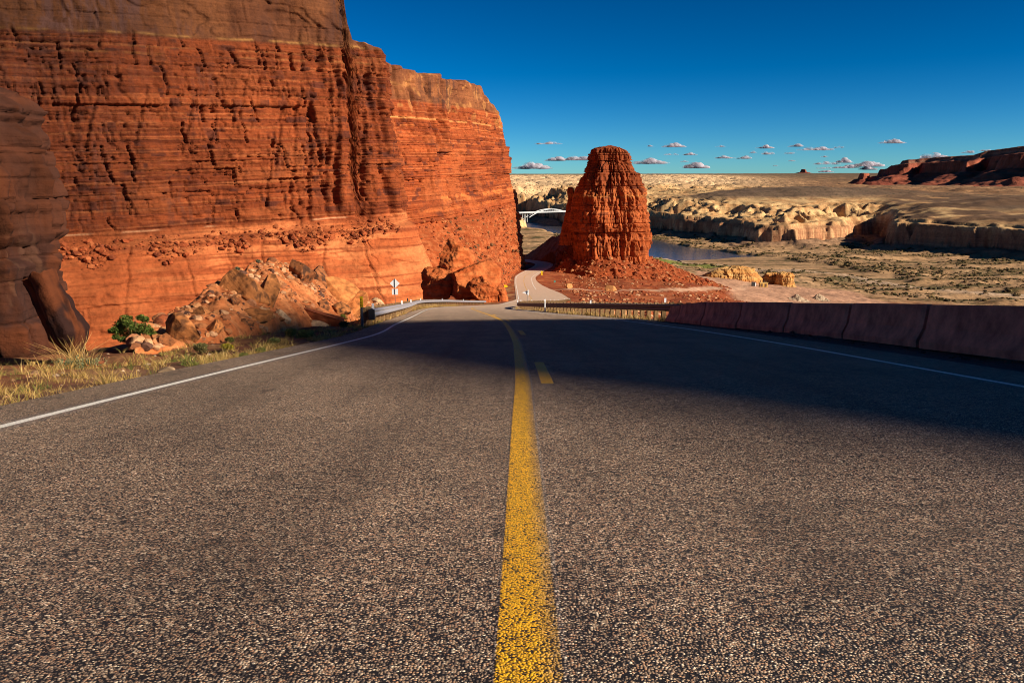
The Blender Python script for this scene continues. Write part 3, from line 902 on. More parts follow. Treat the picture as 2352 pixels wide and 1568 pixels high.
def col_cliff(zones, bright=1.0, bands=(), dark_left=None):
    def f(U, S, X, Y, Z, D, a):
        sd = a['seed']
        red = mixc(C3(.150, .030, .0075) + 0 * S[..., None], C3(.215, .046, .012), sstep(-.4, .4, fbm(U / 60, S / 4.0, 0, 4, sd + 61)))
        red = mixc(red, C3(.085, .016, .006), .65 * sstep(.10, .40, fbm(U / 90, S / 0.8, 4, 4, sd + 62)))
        red = mixc(red, C3(.34, .105, .033), .55 * sstep(.22, .5, fbm(U / 70, S / 0.6, 14, 4, sd + 74)))
        # desert varnish stains on single blocks
        red = mixc(red, C3(.060, .016, .010), .75 * sstep(.72, .86, a['h2']) * a['mb'] * sstep(-.15, .25, fbm(U / 9, S / 5, 0, 3, sd + 63)))
        red = mixc(red, C3(.27, .070, .020), .5 * sstep(.86, .97, a['h1']) * a['mb'])
        slab = mixc(C3(.37, .090, .026) + 0 * S[..., None], C3(.47, .150, .050), sstep(-.3, .4, fbm(U / 26, S / 5, 2, 4, sd + 64)))
        slab = mixc(slab, C3(.19, .038, .011), .85 * sstep(.10, .34, fbm(U / 60, S / 1.3 + .02 * U, 0, 4, sd + 65)))
        upc = mixc(C3(.110, .036, .014) + 0 * S[..., None], C3(.165, .057, .020), sstep(-.3, .4, fbm(U / 20, S / 14, 0, 4, sd + 66)))
        w = .8 * fbm(U / 12, S / 12, 0, 3, sd + 67)
        slab = mixc(slab, C3(.24, .055, .016), .6 * sstep(.12, .4, fbm(U / 16, S / 7, 21, 4, sd + 75)))
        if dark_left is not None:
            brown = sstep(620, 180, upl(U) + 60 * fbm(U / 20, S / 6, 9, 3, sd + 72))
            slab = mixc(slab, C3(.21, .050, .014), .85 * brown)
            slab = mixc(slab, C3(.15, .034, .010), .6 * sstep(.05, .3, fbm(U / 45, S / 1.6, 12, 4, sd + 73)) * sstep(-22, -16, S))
        c = mixc(red, slab, 1 - sstep(zones[0] - 1.5, zones[0] + .5, S + 2.2 * w))
        c = mixc(c, upc, sstep(zones[1] - .6, zones[1] + .6, S + w * .4))
        for (s0, th, cc, amt) in bands:
            g = np.exp(-((S + .3 * w - s0) / th) ** 2) * sstep(-.15, .12, fbm(U / 12, 0 * S, s0, 3, sd + 68))
            c = mixc(c, C3(*cc), g * amt)
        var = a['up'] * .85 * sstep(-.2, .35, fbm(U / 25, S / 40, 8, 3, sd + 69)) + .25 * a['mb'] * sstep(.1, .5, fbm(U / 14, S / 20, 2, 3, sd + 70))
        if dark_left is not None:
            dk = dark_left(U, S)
            c = c * (1 - .64 * dk)[..., None]; var = np.clip(var + .25 * dk, 0, 1)  # painted vignette darkens the wall colour; varnish streaks rise with it
        return c * bright, var
    return f


PLAN_L = [(-215, 178), (-189, 199), (-160, 219), (-137, 236), (-110, 252), (-84, 272), (-66, 284), (-56, 292), (-48, 298), (-43.5, 303), (-43, 309), (-47, 318), (-60, 335), (-90, 350)]
upl = UPX(PLAN_L, .36)
bandsL = [(41.0, .35, (.36, .17, .05), .85), (35.5, .30, (.32, .13, .04), .6), (37.5, .2, (.32, .13, .04), .4), (-14.2, .17, (.50, .27, .14), .8), (-19.2, .5, (.18, .04, .015), .5), (8, .4, (.28, .07, .02), .6), (-6, .4, (.29, .07, .02), .6), (3.4, .3, (.3, .08, .02), .5)]
darkL = lambda U, S: np.clip(sstep(680, 60, upl(U)) * .85 + .35 * sstep(20, 40, S), 0, 1) * sstep(-22, -12, S + 4 * pn(U / 20, S / 10, 0, 7))  # darker to the left and top: vignette painted into the rock colour, plus varnish
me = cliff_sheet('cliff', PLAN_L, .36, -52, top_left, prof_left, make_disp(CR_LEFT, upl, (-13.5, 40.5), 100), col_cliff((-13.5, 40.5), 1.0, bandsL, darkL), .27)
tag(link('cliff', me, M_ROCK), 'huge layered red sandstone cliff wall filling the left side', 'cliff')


# --- the headland beyond it
def top_head(u, p):
    px = pxof(p); i = int(np.argmax(px)); px = px.copy(); px[i:] = px[i]
    z = zat(np.interp(px, TOP_PX[:, 0], TOP_PX[:, 1]), p[:, 1])
    return z + fbm(u / 5, 0 * u, 0, 3, 12) * .7


PLAN_H = [(-95, 318), (-62, 326), (-50, 332), (-43, 338), (-33, 362), (-25, 386), (-18.5, 410), (-12.5, 433), (-8.2, 452), (-6.0, 463), (-6.8, 472), (-13, 481), (-40, 494), (-90, 505)]
uph = UPX(PLAN_H, .40)
_i = int(np.argmax(pxof(resample(PLAN_H, .40)[1]))); u_nose = resample(PLAN_H, .40)[0][_i]
prof_head_t = curve1([(-60, 9.2), (-30, 9.0), (-19, 8.4), (-15, 7.4), (-9, 6.4), (5, 4.4), (18, 1.8), (20.5, 1.0), (28, .3), (34, -.4), (60, -1)])


def prof_head(S, U):
    tal = np.interp(U, [0, 45, 56, 80, 105, 130, 152, u_nose - 12, u_nose, u_nose + 20, u_nose + 60], [.6, .8, 1.0, .78, .52, .30, .15, .10, .13, .3, .8])
    st = np.interp(U, [0, 50, 100, u_nose - 25, u_nose, u_nose + 60], [-24, -24, -20, -17, -22, -22]) + 3.0 * pn(U / 9, 0 * U, 0, 71)
    return prof_head_t(S) + tal * np.clip(st - S, 0, None)


CR_H = [(1011, 2.2, -3.2, 10, 60, 0), (972, 1.6, -1.6, -10, 50, 0), (962, .8, 2.0, -12, 40, .0), (1040, .8, 1.6, -14, 24, .1), (1078, .8, 1.6, -14, 22, .1), (1095, .8, 1.6, -12, 20, .15), (1120, .8, 1.6, -12, 22, .15), (1133, .8, 1.4, -10, 18, .1), (940, 1.2, -1.2, -14, 44, 0), (993, 1.7, 5.0, 6, 50, .0), (1000, 1.0, 2.0, -16, 14, -.1), (1024, .9, 1.6, 18, 50, 0), (925, 1.2, 2.5, 15, 50, .05), (950, .8, 1.6, -5, 30, .05), (1060, .7, 1.2, 10, 40, .05), (1108, .9, 1.4, 8, 26, .2), (1050, .6, 1.0, -15, 6, .1)]
bandsH = [(20.5, .35, (.42, .19, .06), .9), (17.5, .3, (.36, .11, .03), .7), (-11.5, 1.2, (.40, .115, .03), .85), (-15.5, .8, (.37, .10, .026), .6), (-6, .3, (.34, .085, .022), .6), (8, .3, (.32, .08, .02), .5), (2, .25, (.32, .08, .02), .5)]


def col_head(U, S, X, Y, Z, D, a):
    c, v = col_cliff((-60, 27.0), 1.42, bandsH)(U, S, X, Y, Z, D, a)
    pale = sstep(.18, .45, fbm(U / 7, S / 6, 0, 3, 331)) * sstep(19, 25, S)
    c = mixc(c, C3(.42, .18, .055), pale * .6)
    nose = np.exp(-((U - u_nose + 6) / 12) ** 2) * sstep(18, 24, S)
    c = mixc(c, C3(.50, .25, .065), nose * .8 * sstep(-.3, .2, fbm(U / 5, S / 4, 0, 3, 333)))
    tl = sstep(-19, -25, S + 2 * pn(U / 9, 0 * U, 0, 71))
    tal = mixc(C3(.26, .055, .014) + 0 * S[..., None], C3(.34, .095, .03), sstep(-.2, .4, fbm(X / 2.2, Y / 2.2, Z / 2.2, 4, 335)))
    c = mixc(c, tal, tl)
    return c, v * (1 - tl)


_dh = make_disp(CR_H, uph, (-21, 24.0), 200)


def disp_head(U, S, X, Y, Z):
    D, a = _dh(U, S, X, Y, Z)
    tl = sstep(-20, -26, S)
    return lerp(D, .3 * D + fbm(U / 2.2, S / 2.2, 0, 4, 341) * .9 + fbm(U / 7, S / 5, 0, 3, 342) * 1.6, tl), a


me = cliff_sheet('headland', PLAN_H, .40, -53, top_head, prof_head, disp_head, col_head, .27, 45)
tag(link('cliff', me, M_ROCK), 'farther red cliff headland with deep vertical crack and rubble foot', 'cliff')


# ------------------------------------------------------------------ lathe-like rock bodies
def rock_body(name, cx, cy, rows, depth, rot, seed, mat, ntheta=420, p=3.0, dz=.22, amp=1.0, colf=None, blk=((2.0, 6.0), (4, 11), .55, .7), blk2=((.6, 1.8), (1.5, 4.5), .3, .45), loc0=None, vscale=1.0):
    """rows: (z, left half width, right half width) from bottom to top"""
    rows = np.array(sorted(rows), float)
    z = np.arange(rows[0, 0], rows[-1, 0], dz); z = np.append(z, rows[-1, 0])
    Lw, Rw = np.interp(z, rows[:, 0], rows[:, 1]), np.interp(z, rows[:, 0], rows[:, 2])
    th = np.linspace(0, 2 * pi, ntheta, endpoint=False)
    ct, st = np.cos(th), np.sin(th)
    a = np.where(ct[None] > 0, Rw[:, None], Lw[:, None]); b = (depth * (Lw + Rw) / 2)[:, None] if depth > 0 else np.full((len(z), 1), -depth)
    r = ((np.abs(ct)[None] / a) ** p + (np.abs(st)[None] / b) ** p) ** (-1 / p)
    mean = (Lw + Rw).max() / 2
    U = np.repeat((th * mean)[None], len(z), 0); S = np.repeat(z[:, None], ntheta, 1)
    x, y = r * ct[None], r * st[None]
    d1, h1, i1 = blocky(U, S, seed, blk[0], blk[1], blk[2], blk[3], .1, .4 * vscale, .28 * vscale)
    d2, h2, i2 = blocky(U, S, seed + 1, blk2[0], blk2[1], blk2[2], blk2[3], .1, .25 * vscale, .16 * vscale)
    D = d1 + d2 + fbm(x / (9 * vscale), y / (9 * vscale), S / (12 * vscale), 4, seed + 2) * 1.5 * vscale + fbm(x / (2 * vscale), y / (2 * vscale), S / (1.6 * vscale), 3, seed + 4) * .22 * vscale
    D = D - np.median(D)
    fade = np.clip((Lw + Rw)[:, None] / (mean * .5), .12, 1)
    D = D + (fbm(x / (4.5 * vscale), y / (4.5 * vscale), S / (40 * vscale), 3, seed + 11) * 2.2 + fbm(x / (12 * vscale), y / (12 * vscale), S / (9 * vscale), 2, seed + 13) * 1.2) * vscale
    for (ht, hz_, wt_, wz_, hd) in (loc0 or ()):
        D = D - hd * np.exp(-np.abs((th[None] - ht - (S - hz_) * .05) / wt_) ** 3 - np.abs((S - hz_) / wz_) ** 3)
    rr = np.maximum(r + D * amp * fade, .02)
    X, Y = rr * ct[None], rr * st[None]
    c, s = cos(rot), sin(rot)
    Xw, Yw = cx + X * c - Y * s, cy + X * s + Y * c
    Zw = S + (fbm(X / (3 * vscale), Y / (3 * vscale), 0, 3, seed + 7) * .9 * vscale) * sstep(rows[-1, 0] - 4 * vscale, rows[-1, 0], S)
    col, varn = colf(U, S, Xw, Yw, Zw, h1, h2)
    top = np.array([[Xw[-1].mean(), Yw[-1].mean(), Zw[-1].mean() + .1 * vscale]])
    n, mth = Zw.shape
    V = np.concatenate([np.stack([Xw, Yw, Zw], -1).reshape(-1, 3), top], 0)
    k = (n - 1) * mth + np.arange(mth)
    tri = np.stack([k, np.roll(k, -1), np.full(mth, n * mth), np.full(mth, n * mth)], -1)
    fq = grid_faces(n, mth, True)
    cl = np.concatenate([col.reshape(-1, 3), col[-1, :1]], 0); vr = np.append(varn.ravel(), 0)
    me = bpy.data.meshes.new(name)
    me.vertices.add(len(V)); me.vertices.foreach_set('co', V.astype(np.float32).ravel())
    lv = np.concatenate([fq.ravel(), tri[:, :3].ravel()]).astype(np.int32)
    ls = np.concatenate([np.arange(len(fq)) * 4, len(fq) * 4 + np.arange(mth) * 3]).astype(np.int32)
    me.loops.add(len(lv)); me.loops.foreach_set('vertex_index', lv)
    me.polygons.add(len(ls)); me.polygons.foreach_set('loop_start', ls); me.polygons.foreach_set('use_smooth', np.ones(len(ls), bool))
    set_attr(me, 'col', cl, 'FLOAT_COLOR'); set_attr(me, 'varn', vr, 'FLOAT')
    me.update(calc_edges=True); me.validate()
    return me


# --- the free-standing butte
BD = 440.0
kx = BD / 3.484 / 1.0884 / F


def bz(cy): return at(1176, (330 + cy / 3.484) / 1.0884, BD)[2]


BROWS = [(128, 40, 30), (136, 110, 48), (150, 176, 80), (190, 180, 125), (212, 175, 152), (262, 172, 158), (300, 206, 196), (342, 242, 210), (364, 252, 244), (402, 266, 250), (470, 288, 264), (500, 304, 270), (560, 326, 294),
         (640, 334, 316), (720, 338, 334), (800, 341, 333), (900, 334, 328), (980, 322, 328), (1060, 306, 331), (1130, 300, 335), (1260, 300, 340)]
bx, by, _ = at((1270 + 895 / 3.484) / 1.0884, 420, BD)


def col_butte(U, S, X, Y, Z, h1, h2):
    cy_ = (np.interp(S, [bz(1260), bz(128)], [1260, 128]))
    c = mixc(C3(.28, .060, .014) + 0 * S[..., None], C3(.38, .095, .026), sstep(-.4, .4, fbm(U / 30, S / 2.5, 0, 4, 401)))
    c = mixc(c, C3(.165, .034, .010), .7 * sstep(560, 420, cy_ + 30 * pn(U / 8, S / 8, 0, 2)))
    c = mixc(c, C3(.42, .15, .042), .9 * np.exp(-((cy_ - 555 + 6 * pn(U / 6, 0 * U, 0, 3)) / 14) ** 2))
    c = mixc(c, C3(.36, .105, .028), .6 * np.exp(-((cy_ - 515) / 14) ** 2))
    c = mixc(c, C3(.36, .10, .028), .5 * np.exp(-((cy_ - 690) / 8) ** 2) + .5 * np.exp(-((cy_ - 765) / 7) ** 2) + .4 * np.exp(-((cy_ - 1000) / 25) ** 2))
    c = mixc(c, C3(.09, .022, .012), .7 * sstep(.74, .85, h2) * sstep(-.1, .3, fbm(U / 5, S / 4, 0, 3, 403)))
    return c, .3 * sstep(.0, .5, fbm(U / 8, S / 20, 0, 3, 405))


butte = tag(empty('butte', (bx, by, -46)), 'tall free-standing red rock butte beside the road', 'butte')


def child(o, parent):
    o.parent = parent; o.matrix_parent_inverse = Matrix.Translation(parent.location).inverted(); return o


rows = [(bz(c), a * kx * float(np.interp(c, [128, 300, 480, 560, 800, 1000], [.82, .90, .90, .90, .95, .96])), b * kx * float(np.interp(c, [128, 300, 500], [.84, .93, .98]))) for c, a, b in BROWS]
child(link('rock_tower', rock_body('rock_tower', bx, by, rows, .82, radians(5), 410, M_ROCK, 700, 3.0, .16, 1.0, col_butte, ((3.0, 9.0), (3.0, 7), .75, 1.9), ((.7, 2.6), (1.4, 4.0), .36, .8)), M_ROCK), butte)
sx, sy, _ = at((1270 + 534 / 3.484) / 1.0884, 420, BD + 8)
rows = [(bz(c), a * kx, a * kx) for c, a in ((486, 10), (496, 22), (540, 24), (570, 20), (640, 26), (720, 36), (800, 48), (900, 70), (1000, 90))]
child(link('pinnacle', rock_body('pinnacle', sx, sy, rows, .9, 0, 420, M_ROCK, 120, 2.4, .2, .5, col_butte), M_ROCK), butte)
# talus apron
RIDGE = [(38, 482, -25), (25, 537, -32), (13, 588, -46), (0, 625, -54)]


def talus_z(X, Y):
    dx, dy = X - bx, Y - by
    th = np.arctan2(dy, dx)
    rr = np.hypot(dx, dy / .9)
    r0 = 17.5
    z0 = -37.5 + 1.5 * np.sin(th * 3 + 1)
    sl = np.where(dx > 0, lerp(.56, .40, sstep(-.2, .9, np.cos(th))), .62)
    z = z0 - sl * (rr - r0)
    z = np.maximum(z, -36.5 - .95 * np.hypot(X - (bx - 21), (Y - by + 4) * .9) * 1.0)
    rd_, rp_ = seg_dist(X, Y, RIDGE)
    zr_ = np.interp(rp_, [0, 1, 2, 3], [p[2] for p in RIDGE]) - 1.0 * rd_
    z = np.maximum(z, zr_)
    return z + fbm(X / 6, Y / 6, 0, 4, 431) * 1.0 + fbm(X / 1.7, Y / 1.7, 0, 3, 433) * .35


gx = np.arange(-12, 135, .55); gy = np.arange(385, 640, .7)
TX, TY = np.meshgrid(gx, gy)
TZ = talus_z(TX, TY); gz = terrain(TX, TY)
TZc = np.where(TZ < gz - 1.2, gz - 1.2, TZ)
keepout = (TX < PR(np.clip(TY, -40, 600)) + 1.5) & (TX > PL(np.clip(TY, -40, 600)) - 6) & (TY < 520)
TZc = np.where(keepout, np.minimum(TZc, Zr(np.clip(TY, -40, 600)) - 1.2), TZc)
tc_ = mixc(C3(.25, .050, .013) + 0 * TX[..., None], C3(.32, .085, .027), sstep(.0, .5, fbm(TX / 1.6, TY / 1.6, 0, 4, 435)))
child(link('talus_apron', sheet('talus', np.stack([TX, TY, TZc], -1), tc_, {'varn': 0 * TX}), M_ROCK), butte)


def ztal(x, y): return max(float(talus_z(np.array([x]), np.array([y]))[0]), zground(x, y))


# ------------------------------------------------------------------ near-left varnished rock
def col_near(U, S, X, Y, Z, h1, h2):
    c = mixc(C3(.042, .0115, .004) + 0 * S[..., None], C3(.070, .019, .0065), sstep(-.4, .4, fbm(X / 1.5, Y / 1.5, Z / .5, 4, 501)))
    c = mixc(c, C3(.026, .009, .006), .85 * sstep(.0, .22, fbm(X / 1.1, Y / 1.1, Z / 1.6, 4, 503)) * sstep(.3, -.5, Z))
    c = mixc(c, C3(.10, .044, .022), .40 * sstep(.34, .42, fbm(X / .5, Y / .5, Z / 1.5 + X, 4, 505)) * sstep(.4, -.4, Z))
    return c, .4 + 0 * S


ND = 15.0
nrx = -12.6
_o = [(850, 120), (800, 114), (770, 112), (740, 108), (700, 104), (660, 99), (630, 98), (612, 100), (600, 90), (590, 78), (570, 80), (545, 98), (520, 106), (480, 104), (440, 93), (400, 82), (375, 62), (350, 60), (335, 66), (315, 60), (295, 42), (280, 30), (262, 42), (245, 34), (215, 8), (190, -30), (160, -140)]
rows = []
for py, px in _o:
    X, Y, Z = at(px, py, ND + 1.2)
    rows.append((Z, 6.0, X - nrx))
rows.append((rows[0][0] - 3.0, 6.0, rows[0][2] + .3))
near_rock = tag(empty('rock_outcrop', (nrx, ND * 1.01, -3)), 'dark varnished bulging rock outcrop at the left frame edge', 'rock')
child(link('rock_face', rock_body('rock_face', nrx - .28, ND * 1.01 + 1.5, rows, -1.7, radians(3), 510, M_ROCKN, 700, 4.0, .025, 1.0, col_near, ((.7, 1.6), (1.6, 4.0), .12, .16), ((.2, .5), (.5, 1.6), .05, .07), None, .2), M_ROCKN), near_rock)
# leaning slab at its foot
tmp = []
for py, px in ((835, 170), (780, 172), (740, 162), (700, 150), (660, 132), (635, 118), (622, 110)):
    X, Y, Z = at(px, py, ND - 1.6); tmp.append((Z, .25, .24))
slab_rows = [(z, a * (1 if i else .3), b * (1 if i else .3)) for i, (z, a, b) in enumerate(tmp)]
me = rock_body('leaning_slab', 0, 0, [(z + 2.2, a, b) for z, a, b in slab_rows], 3.2, .5, 520, M_ROCKN, 160, 2.6, .03, .7, lambda U, S, X, Y, Z, a, b: (mixc(C3(.085, .023, .008) + 0 * S[..., None], C3(.022, .008, .006), sstep(-.1, .2, fbm(X / .5, Y / .5, Z / .7, 3, 521))), 0 * S),
               ((.6, 1.2), (.8, 2), .03, .04), ((.2, .5), (.5, 1), .015, .02), None, .12)
sl = link('leaning_slab', me, M_ROCKN)
X, Y, Z = at(154, 800, ND - .6)
sl.rotation_euler = (0, radians(-19), 0); sl.location = (X + .22, Y, -2.2 - .05)
sl.parent = near_rock; sl.matrix_parent_inverse = Matrix.Translation(near_rock.location).inverted()

# ------------------------------------------------------------------ hill off to the right that throws the shade across the road
tip = Vector((-6.6, 25.0, -3.4)); Lh = 190.0
hc = Vector((tip.x + SUN_AZ.x * Lh, tip.y + SUN_AZ.y * Lh)); qx, qy = -SUN_AZ.y, SUN_AZ.x
ztip = tip.z + Lh * tan(SUN_EL)
skyl = np.array([(-60, 50), (-40, 24), (-24, 11), (-18, 7.4), (-13.6, 5.6), (-10.7, 4.2), (-6.5, 2.25), (-3, .7), (0, .05), (2, .05), (4, .45), (7.5, 1.2), (11.2, 2.15), (13.2, 3.2), (16.5, 5.2), (22, 10), (30, 20), (45, 40), (60, 70)])
q = np.arange(-60, 60.1, .5)
zt = ztip - np.interp(q, skyl[:, 0], skyl[:, 1]) + fbm(q / 3, 0 * q, 0, 3, 77) * .35
hp = np.linspace(0, 1, 60)[:, None]
prof_t = 26 * (1 - hp) ** 1.4 + 3
Zf = -60 + hp * (zt[None] + 60)
nzh = fbm(q[None] / 9 + 0 * Zf, Zf / 9, 0, 4, 79) * 2
fr = np.stack([hc.x + qx * q[None] - SUN_AZ.x * 0 + SUN_AZ.x * (prof_t + nzh * (1 - hp)), hc.y + qy * q[None] + SUN_AZ.y * (prof_t + nzh * (1 - hp)), Zf], -1)
bk = np.stack([hc.x + qx * q[None] - SUN_AZ.x * (prof_t + nzh * (1 - hp)), hc.y + qy * q[None] - SUN_AZ.y * (prof_t + nzh * (1 - hp)), Zf], -1)
P = np.concatenate([fr, bk[::-1]], 0)
cc = mixc(C3(.23, .05, .014) + 0 * P, C3(.30, .08, .024), sstep(-.3, .3, fbm(P[..., 0] / 20, P[..., 2] / 3, 0, 3, 81)))
tag(link('hill', sheet('hill', P, cc, {'varn': 0 * P[..., 0]}), M_ROCK), 'red rock hill beyond the right shoulder whose shade crosses the road', 'hill', None, 'structure')

# ------------------------------------------------------------------ far mesas
def mesa(name, poly, x0, x1, y0, y1, nx_, ny_, zbase, ztop, seed, label, talw=150.0, clw=30.0, warp=90.0, rot_cat='mesa', ctop=None):
    xs = np.linspace(x0, x1, nx_); ys = np.linspace(y0, y1, ny_); X, Y = np.meshgrid(xs, ys)
    wx = X + warp * fbm(X / 420, Y / 420, 0, 5, seed, .55); wy = Y + warp * fbm(X / 420, Y / 420, 4, 5, seed + 1, .55)
    d, _ = seg_dist(wx, wy, poly, True); s = np.where(inside(wx, wy, poly), d, -d)
    s = s - 30 * np.abs(fbm(X / 160, Y / 160, 0, 3, seed + 2))
    H = ztop(X, Y) - zbase(X, Y)
    k = .46 * sstep(-talw, 0, s) ** 1.5 + .38 * sstep(0, clw, s) + .04 * sstep(clw + 20, clw + 40, s) + .12 * sstep(clw + 45, clw + 62, s)
    Z = zbase(X, Y) + k * H - 6 * (1 - sstep(-talw * 1.1, -talw * .8, s)) + fbm(X / 40, Y / 40, 0, 3, seed + 5) * 3 * (s > -talw)
    sl = Z / H.max()
    c = mixc(C3(.185, .046, .026) + 0 * X[..., None], C3(.26, .075, .04), sstep(-.3, .3, fbm(X / 500, Y / 500, Z / 9, 4, seed + 6)))
    c = mixc(c, C3(.34, .20, .13), .7 * np.exp(-((k - .9) / .035) ** 2))
    c = mixc(c, C3(.15, .075, .045), sstep(.98, 1.0, k))
    o = link(name, sheet(name, np.stack([X, Y, Z], -1), c, {'varn': 0 * X}), M_MESA)
    return tag(o, label, rot_cat)


def pmesa(px, d): x, y, z = at(px, 427, d); return (x, y)


big = [pmesa(2035, 4300), pmesa(2060, 4050), pmesa(2110, 4150), pmesa(2150, 3900), pmesa(2185, 3500), pmesa(2230, 3300), pmesa(2262, 3450), pmesa(2300, 3050), pmesa(2352, 2900), pmesa(2420, 2750), (2600, 2700), (4200, 2800), (5200, 5200), (3200, 6200), pmesa(2040, 5600)]
zb_ = lambda X, Y: zat(429, Y)
def zt_(X, Y):
    px = 1176 + F * X / (Y / 1.017)
    row = np.interp(px, [1900, 2029, 2110, 2182, 2231, 2257, 2352, 2500], [375, 372, 364, 360, 357, 348, 335, 322])
    return zat(row, np.minimum(Y, 4300))
mesa('mesa', big, 1450, 4200, 2450, 5600, 620, 520, zb_, zt_, 601, 'long dark red mesa on the right horizon', 230, 36, 110)
knob = [pmesa(1963, 4300), pmesa(1975, 4250), pmesa(1990, 4250), pmesa(1998, 4400), pmesa(1985, 4500), pmesa(1968, 4480)]
mesa('mesa', knob, 1560, 2050, 4150, 4800, 200, 180, zb_, lambda X, Y: zat(392, Y), 611, 'small red mesa knob just left of the long mesa', 90, 14, 20)
spire = [pmesa(2008, 3560), pmesa(2016, 3540), pmesa(2020, 3600), pmesa(2010, 3620)]
mesa('rock_spire', spire, 1350, 1720, 3400, 3800, 200, 180, zb_, lambda X, Y: zat(401, Y), 621, 'lone red spire on a cone in front of the long mesa', 110, 8, 8, 'rock spire')
fb = [pmesa(1834, 9200), pmesa(1851, 9100), pmesa(1853, 9400), pmesa(1836, 9500)]
mesa('butte', fb, 2650, 3600, 8700, 9900, 220, 180, lambda X, Y: zat(404, Y), lambda X, Y: zat(386, Y), 631, 'tiny distant flat-topped butte on the horizon', 170, 20, 30, 'butte')

# ------------------------------------------------------------------ loose rocks
def ico(sub):
    import bmesh
    bm = bmesh.new(); bmesh.ops.create_icosphere(bm, subdivisions=sub, radius=1.0)
    v = np.array([x.co[:] for x in bm.verts]); f = np.array([[w.index for w in g.verts] for g in bm.faces]); bm.free()
    return v, f


ICO = {k: ico(k) for k in (1, 2, 3, 4, 5)}


def boulder_verts(sub, r, nplanes=11, cut=(.55, .9), rough=.06, seed=0):  # sphere trimmed by random planes
    v = ICO[sub][0].copy()
    for _ in range(nplanes):
        n = r.normal(size=3); n /= np.linalg.norm(n); d = cut[0] + (cut[1] - cut[0]) * r.random()
        e = v @ n - d
        v = v - np.clip(e, 0, None)[:, None] * n * .97
    o = r.random(3) * 50
    nn = v / np.linalg.norm(v, axis=1)[:, None]
    v = v + nn * (rough * fbm(v[:, 0] * 2.2 + o[0], v[:, 1] * 2.2 + o[1], v[:, 2] * 2.2 + o[2], 4, seed))[:, None]
    v = v + nn * (rough * .35 * fbm(v[:, 0] * 9 + o[0], v[:, 1] * 9 + o[1], v[:, 2] * 9, 3, seed + 3))[:, None]
    return v


def rotm(r, full=True):
    e = Euler((r.random() * 6.3 if full else (r.random() - .5) * .5, r.random() * 6.3 if full else (r.random() - .5) * .5, r.random() * 6.3))
    return np.array(e.to_matrix())


def boulder(name, loc, size, label, seed, color=(.30, .095, .032), dark=.35, rot=(0, 0, 0), group=None, cut=(.5, .85), sub=5, rough=.07):
    r = np.random.default_rng(seed)
    v = boulder_verts(sub, r, 10, (cut[0] - .12, cut[1] - .12), rough * .55, seed)
    v = v * np.array(size) / 2 / np.array([.68, .68, .68])
    c = mixc(C3(*color) * .85 + 0 * v, C3(*color) * 1.2, sstep(-.3, .3, fbm(v[:, 0] * 3, v[:, 1] * 3, v[:, 2] * 6, 4, seed)))
    c = mixc(c, C3(.045, .022, .014), dark * 1.6 * sstep(.02, .3, fbm(v[:, 0] * 2.2 / size[0] * 2, v[:, 1] * 2 / size[1] * 2, v[:, 2] * 2 / size[2] * 2, 4, seed + 9)))
    me = mesh_np(name, v, ICO[sub][1], c, {'varn': np.zeros(len(v))}, True)
    o = link(name, me, M_BOULDER); o.location = loc; o.rotation_euler = rot
    return tag(o, label, 'boulder', group)


def scatter(name, pts, sizes, colors, label, seed=0, sub=1, flat=.7, nvar=14, smooth=False, cat='rubble', kind='stuff'):
    r = np.random.default_rng(seed)
    base, f = ICO[sub]
    vs = [boulder_verts(sub, r, 8, (.55, .9), .10, seed + k) for k in range(nvar)]
    V, Fc, Cc = [], [], []
    for i, (p, s) in enumerate(zip(pts, sizes)):
        v = vs[r.integers(nvar)] * np.array([1, .75 + .5 * r.random(), flat * (.7 + .6 * r.random())])
        v = (v @ rotm(r, False).T) * s * .62
        V.append(v + np.array(p)[None]); Fc.append(f + i * len(base)); Cc.append(np.repeat(np.array(colors[i])[None], len(base), 0))
    me = mesh_np(name, np.concatenate(V), np.concatenate(Fc), np.concatenate(Cc), None, smooth)
    o = link(name, me, M_RUBBLE)
    return tag(o, label, cat, None, kind)


def pick(r, pal, n):
    pal = np.array(pal); c = pal[r.integers(len(pal), size=n)]
    return c * (.8 + .4 * r.random((n, 1)))


def proj(X, Y, Z):
    dz = Z - CAMZ
    d = Y * cos(PITCH) - dz * sin(PITCH); v = Y * sin(PITCH) + dz * cos(PITCH)
    return 1176 + F * X / d, 784 - F * v / d, d


def ghit(px, py, d0=5, d1=2000):
    a, b = (px - 1176) / F, (784 - py) / F
    lo, hi = math.log(d0), math.log(d1)
    for n in (260, 60):
        ls = np.linspace(lo, hi, n); ds = np.exp(ls)
        X = ds * a; Y = ds * (cos(PITCH) + b * sin(PITCH)); Z = CAMZ + ds * (-sin(PITCH) + b * cos(PITCH))
        T = terrain(X, Y); i = max(1, int(np.argmax(Z < T))); lo, hi = ls[i - 1], ls[i]
    return float(X[i]), float(Y[i]), float(T[i])


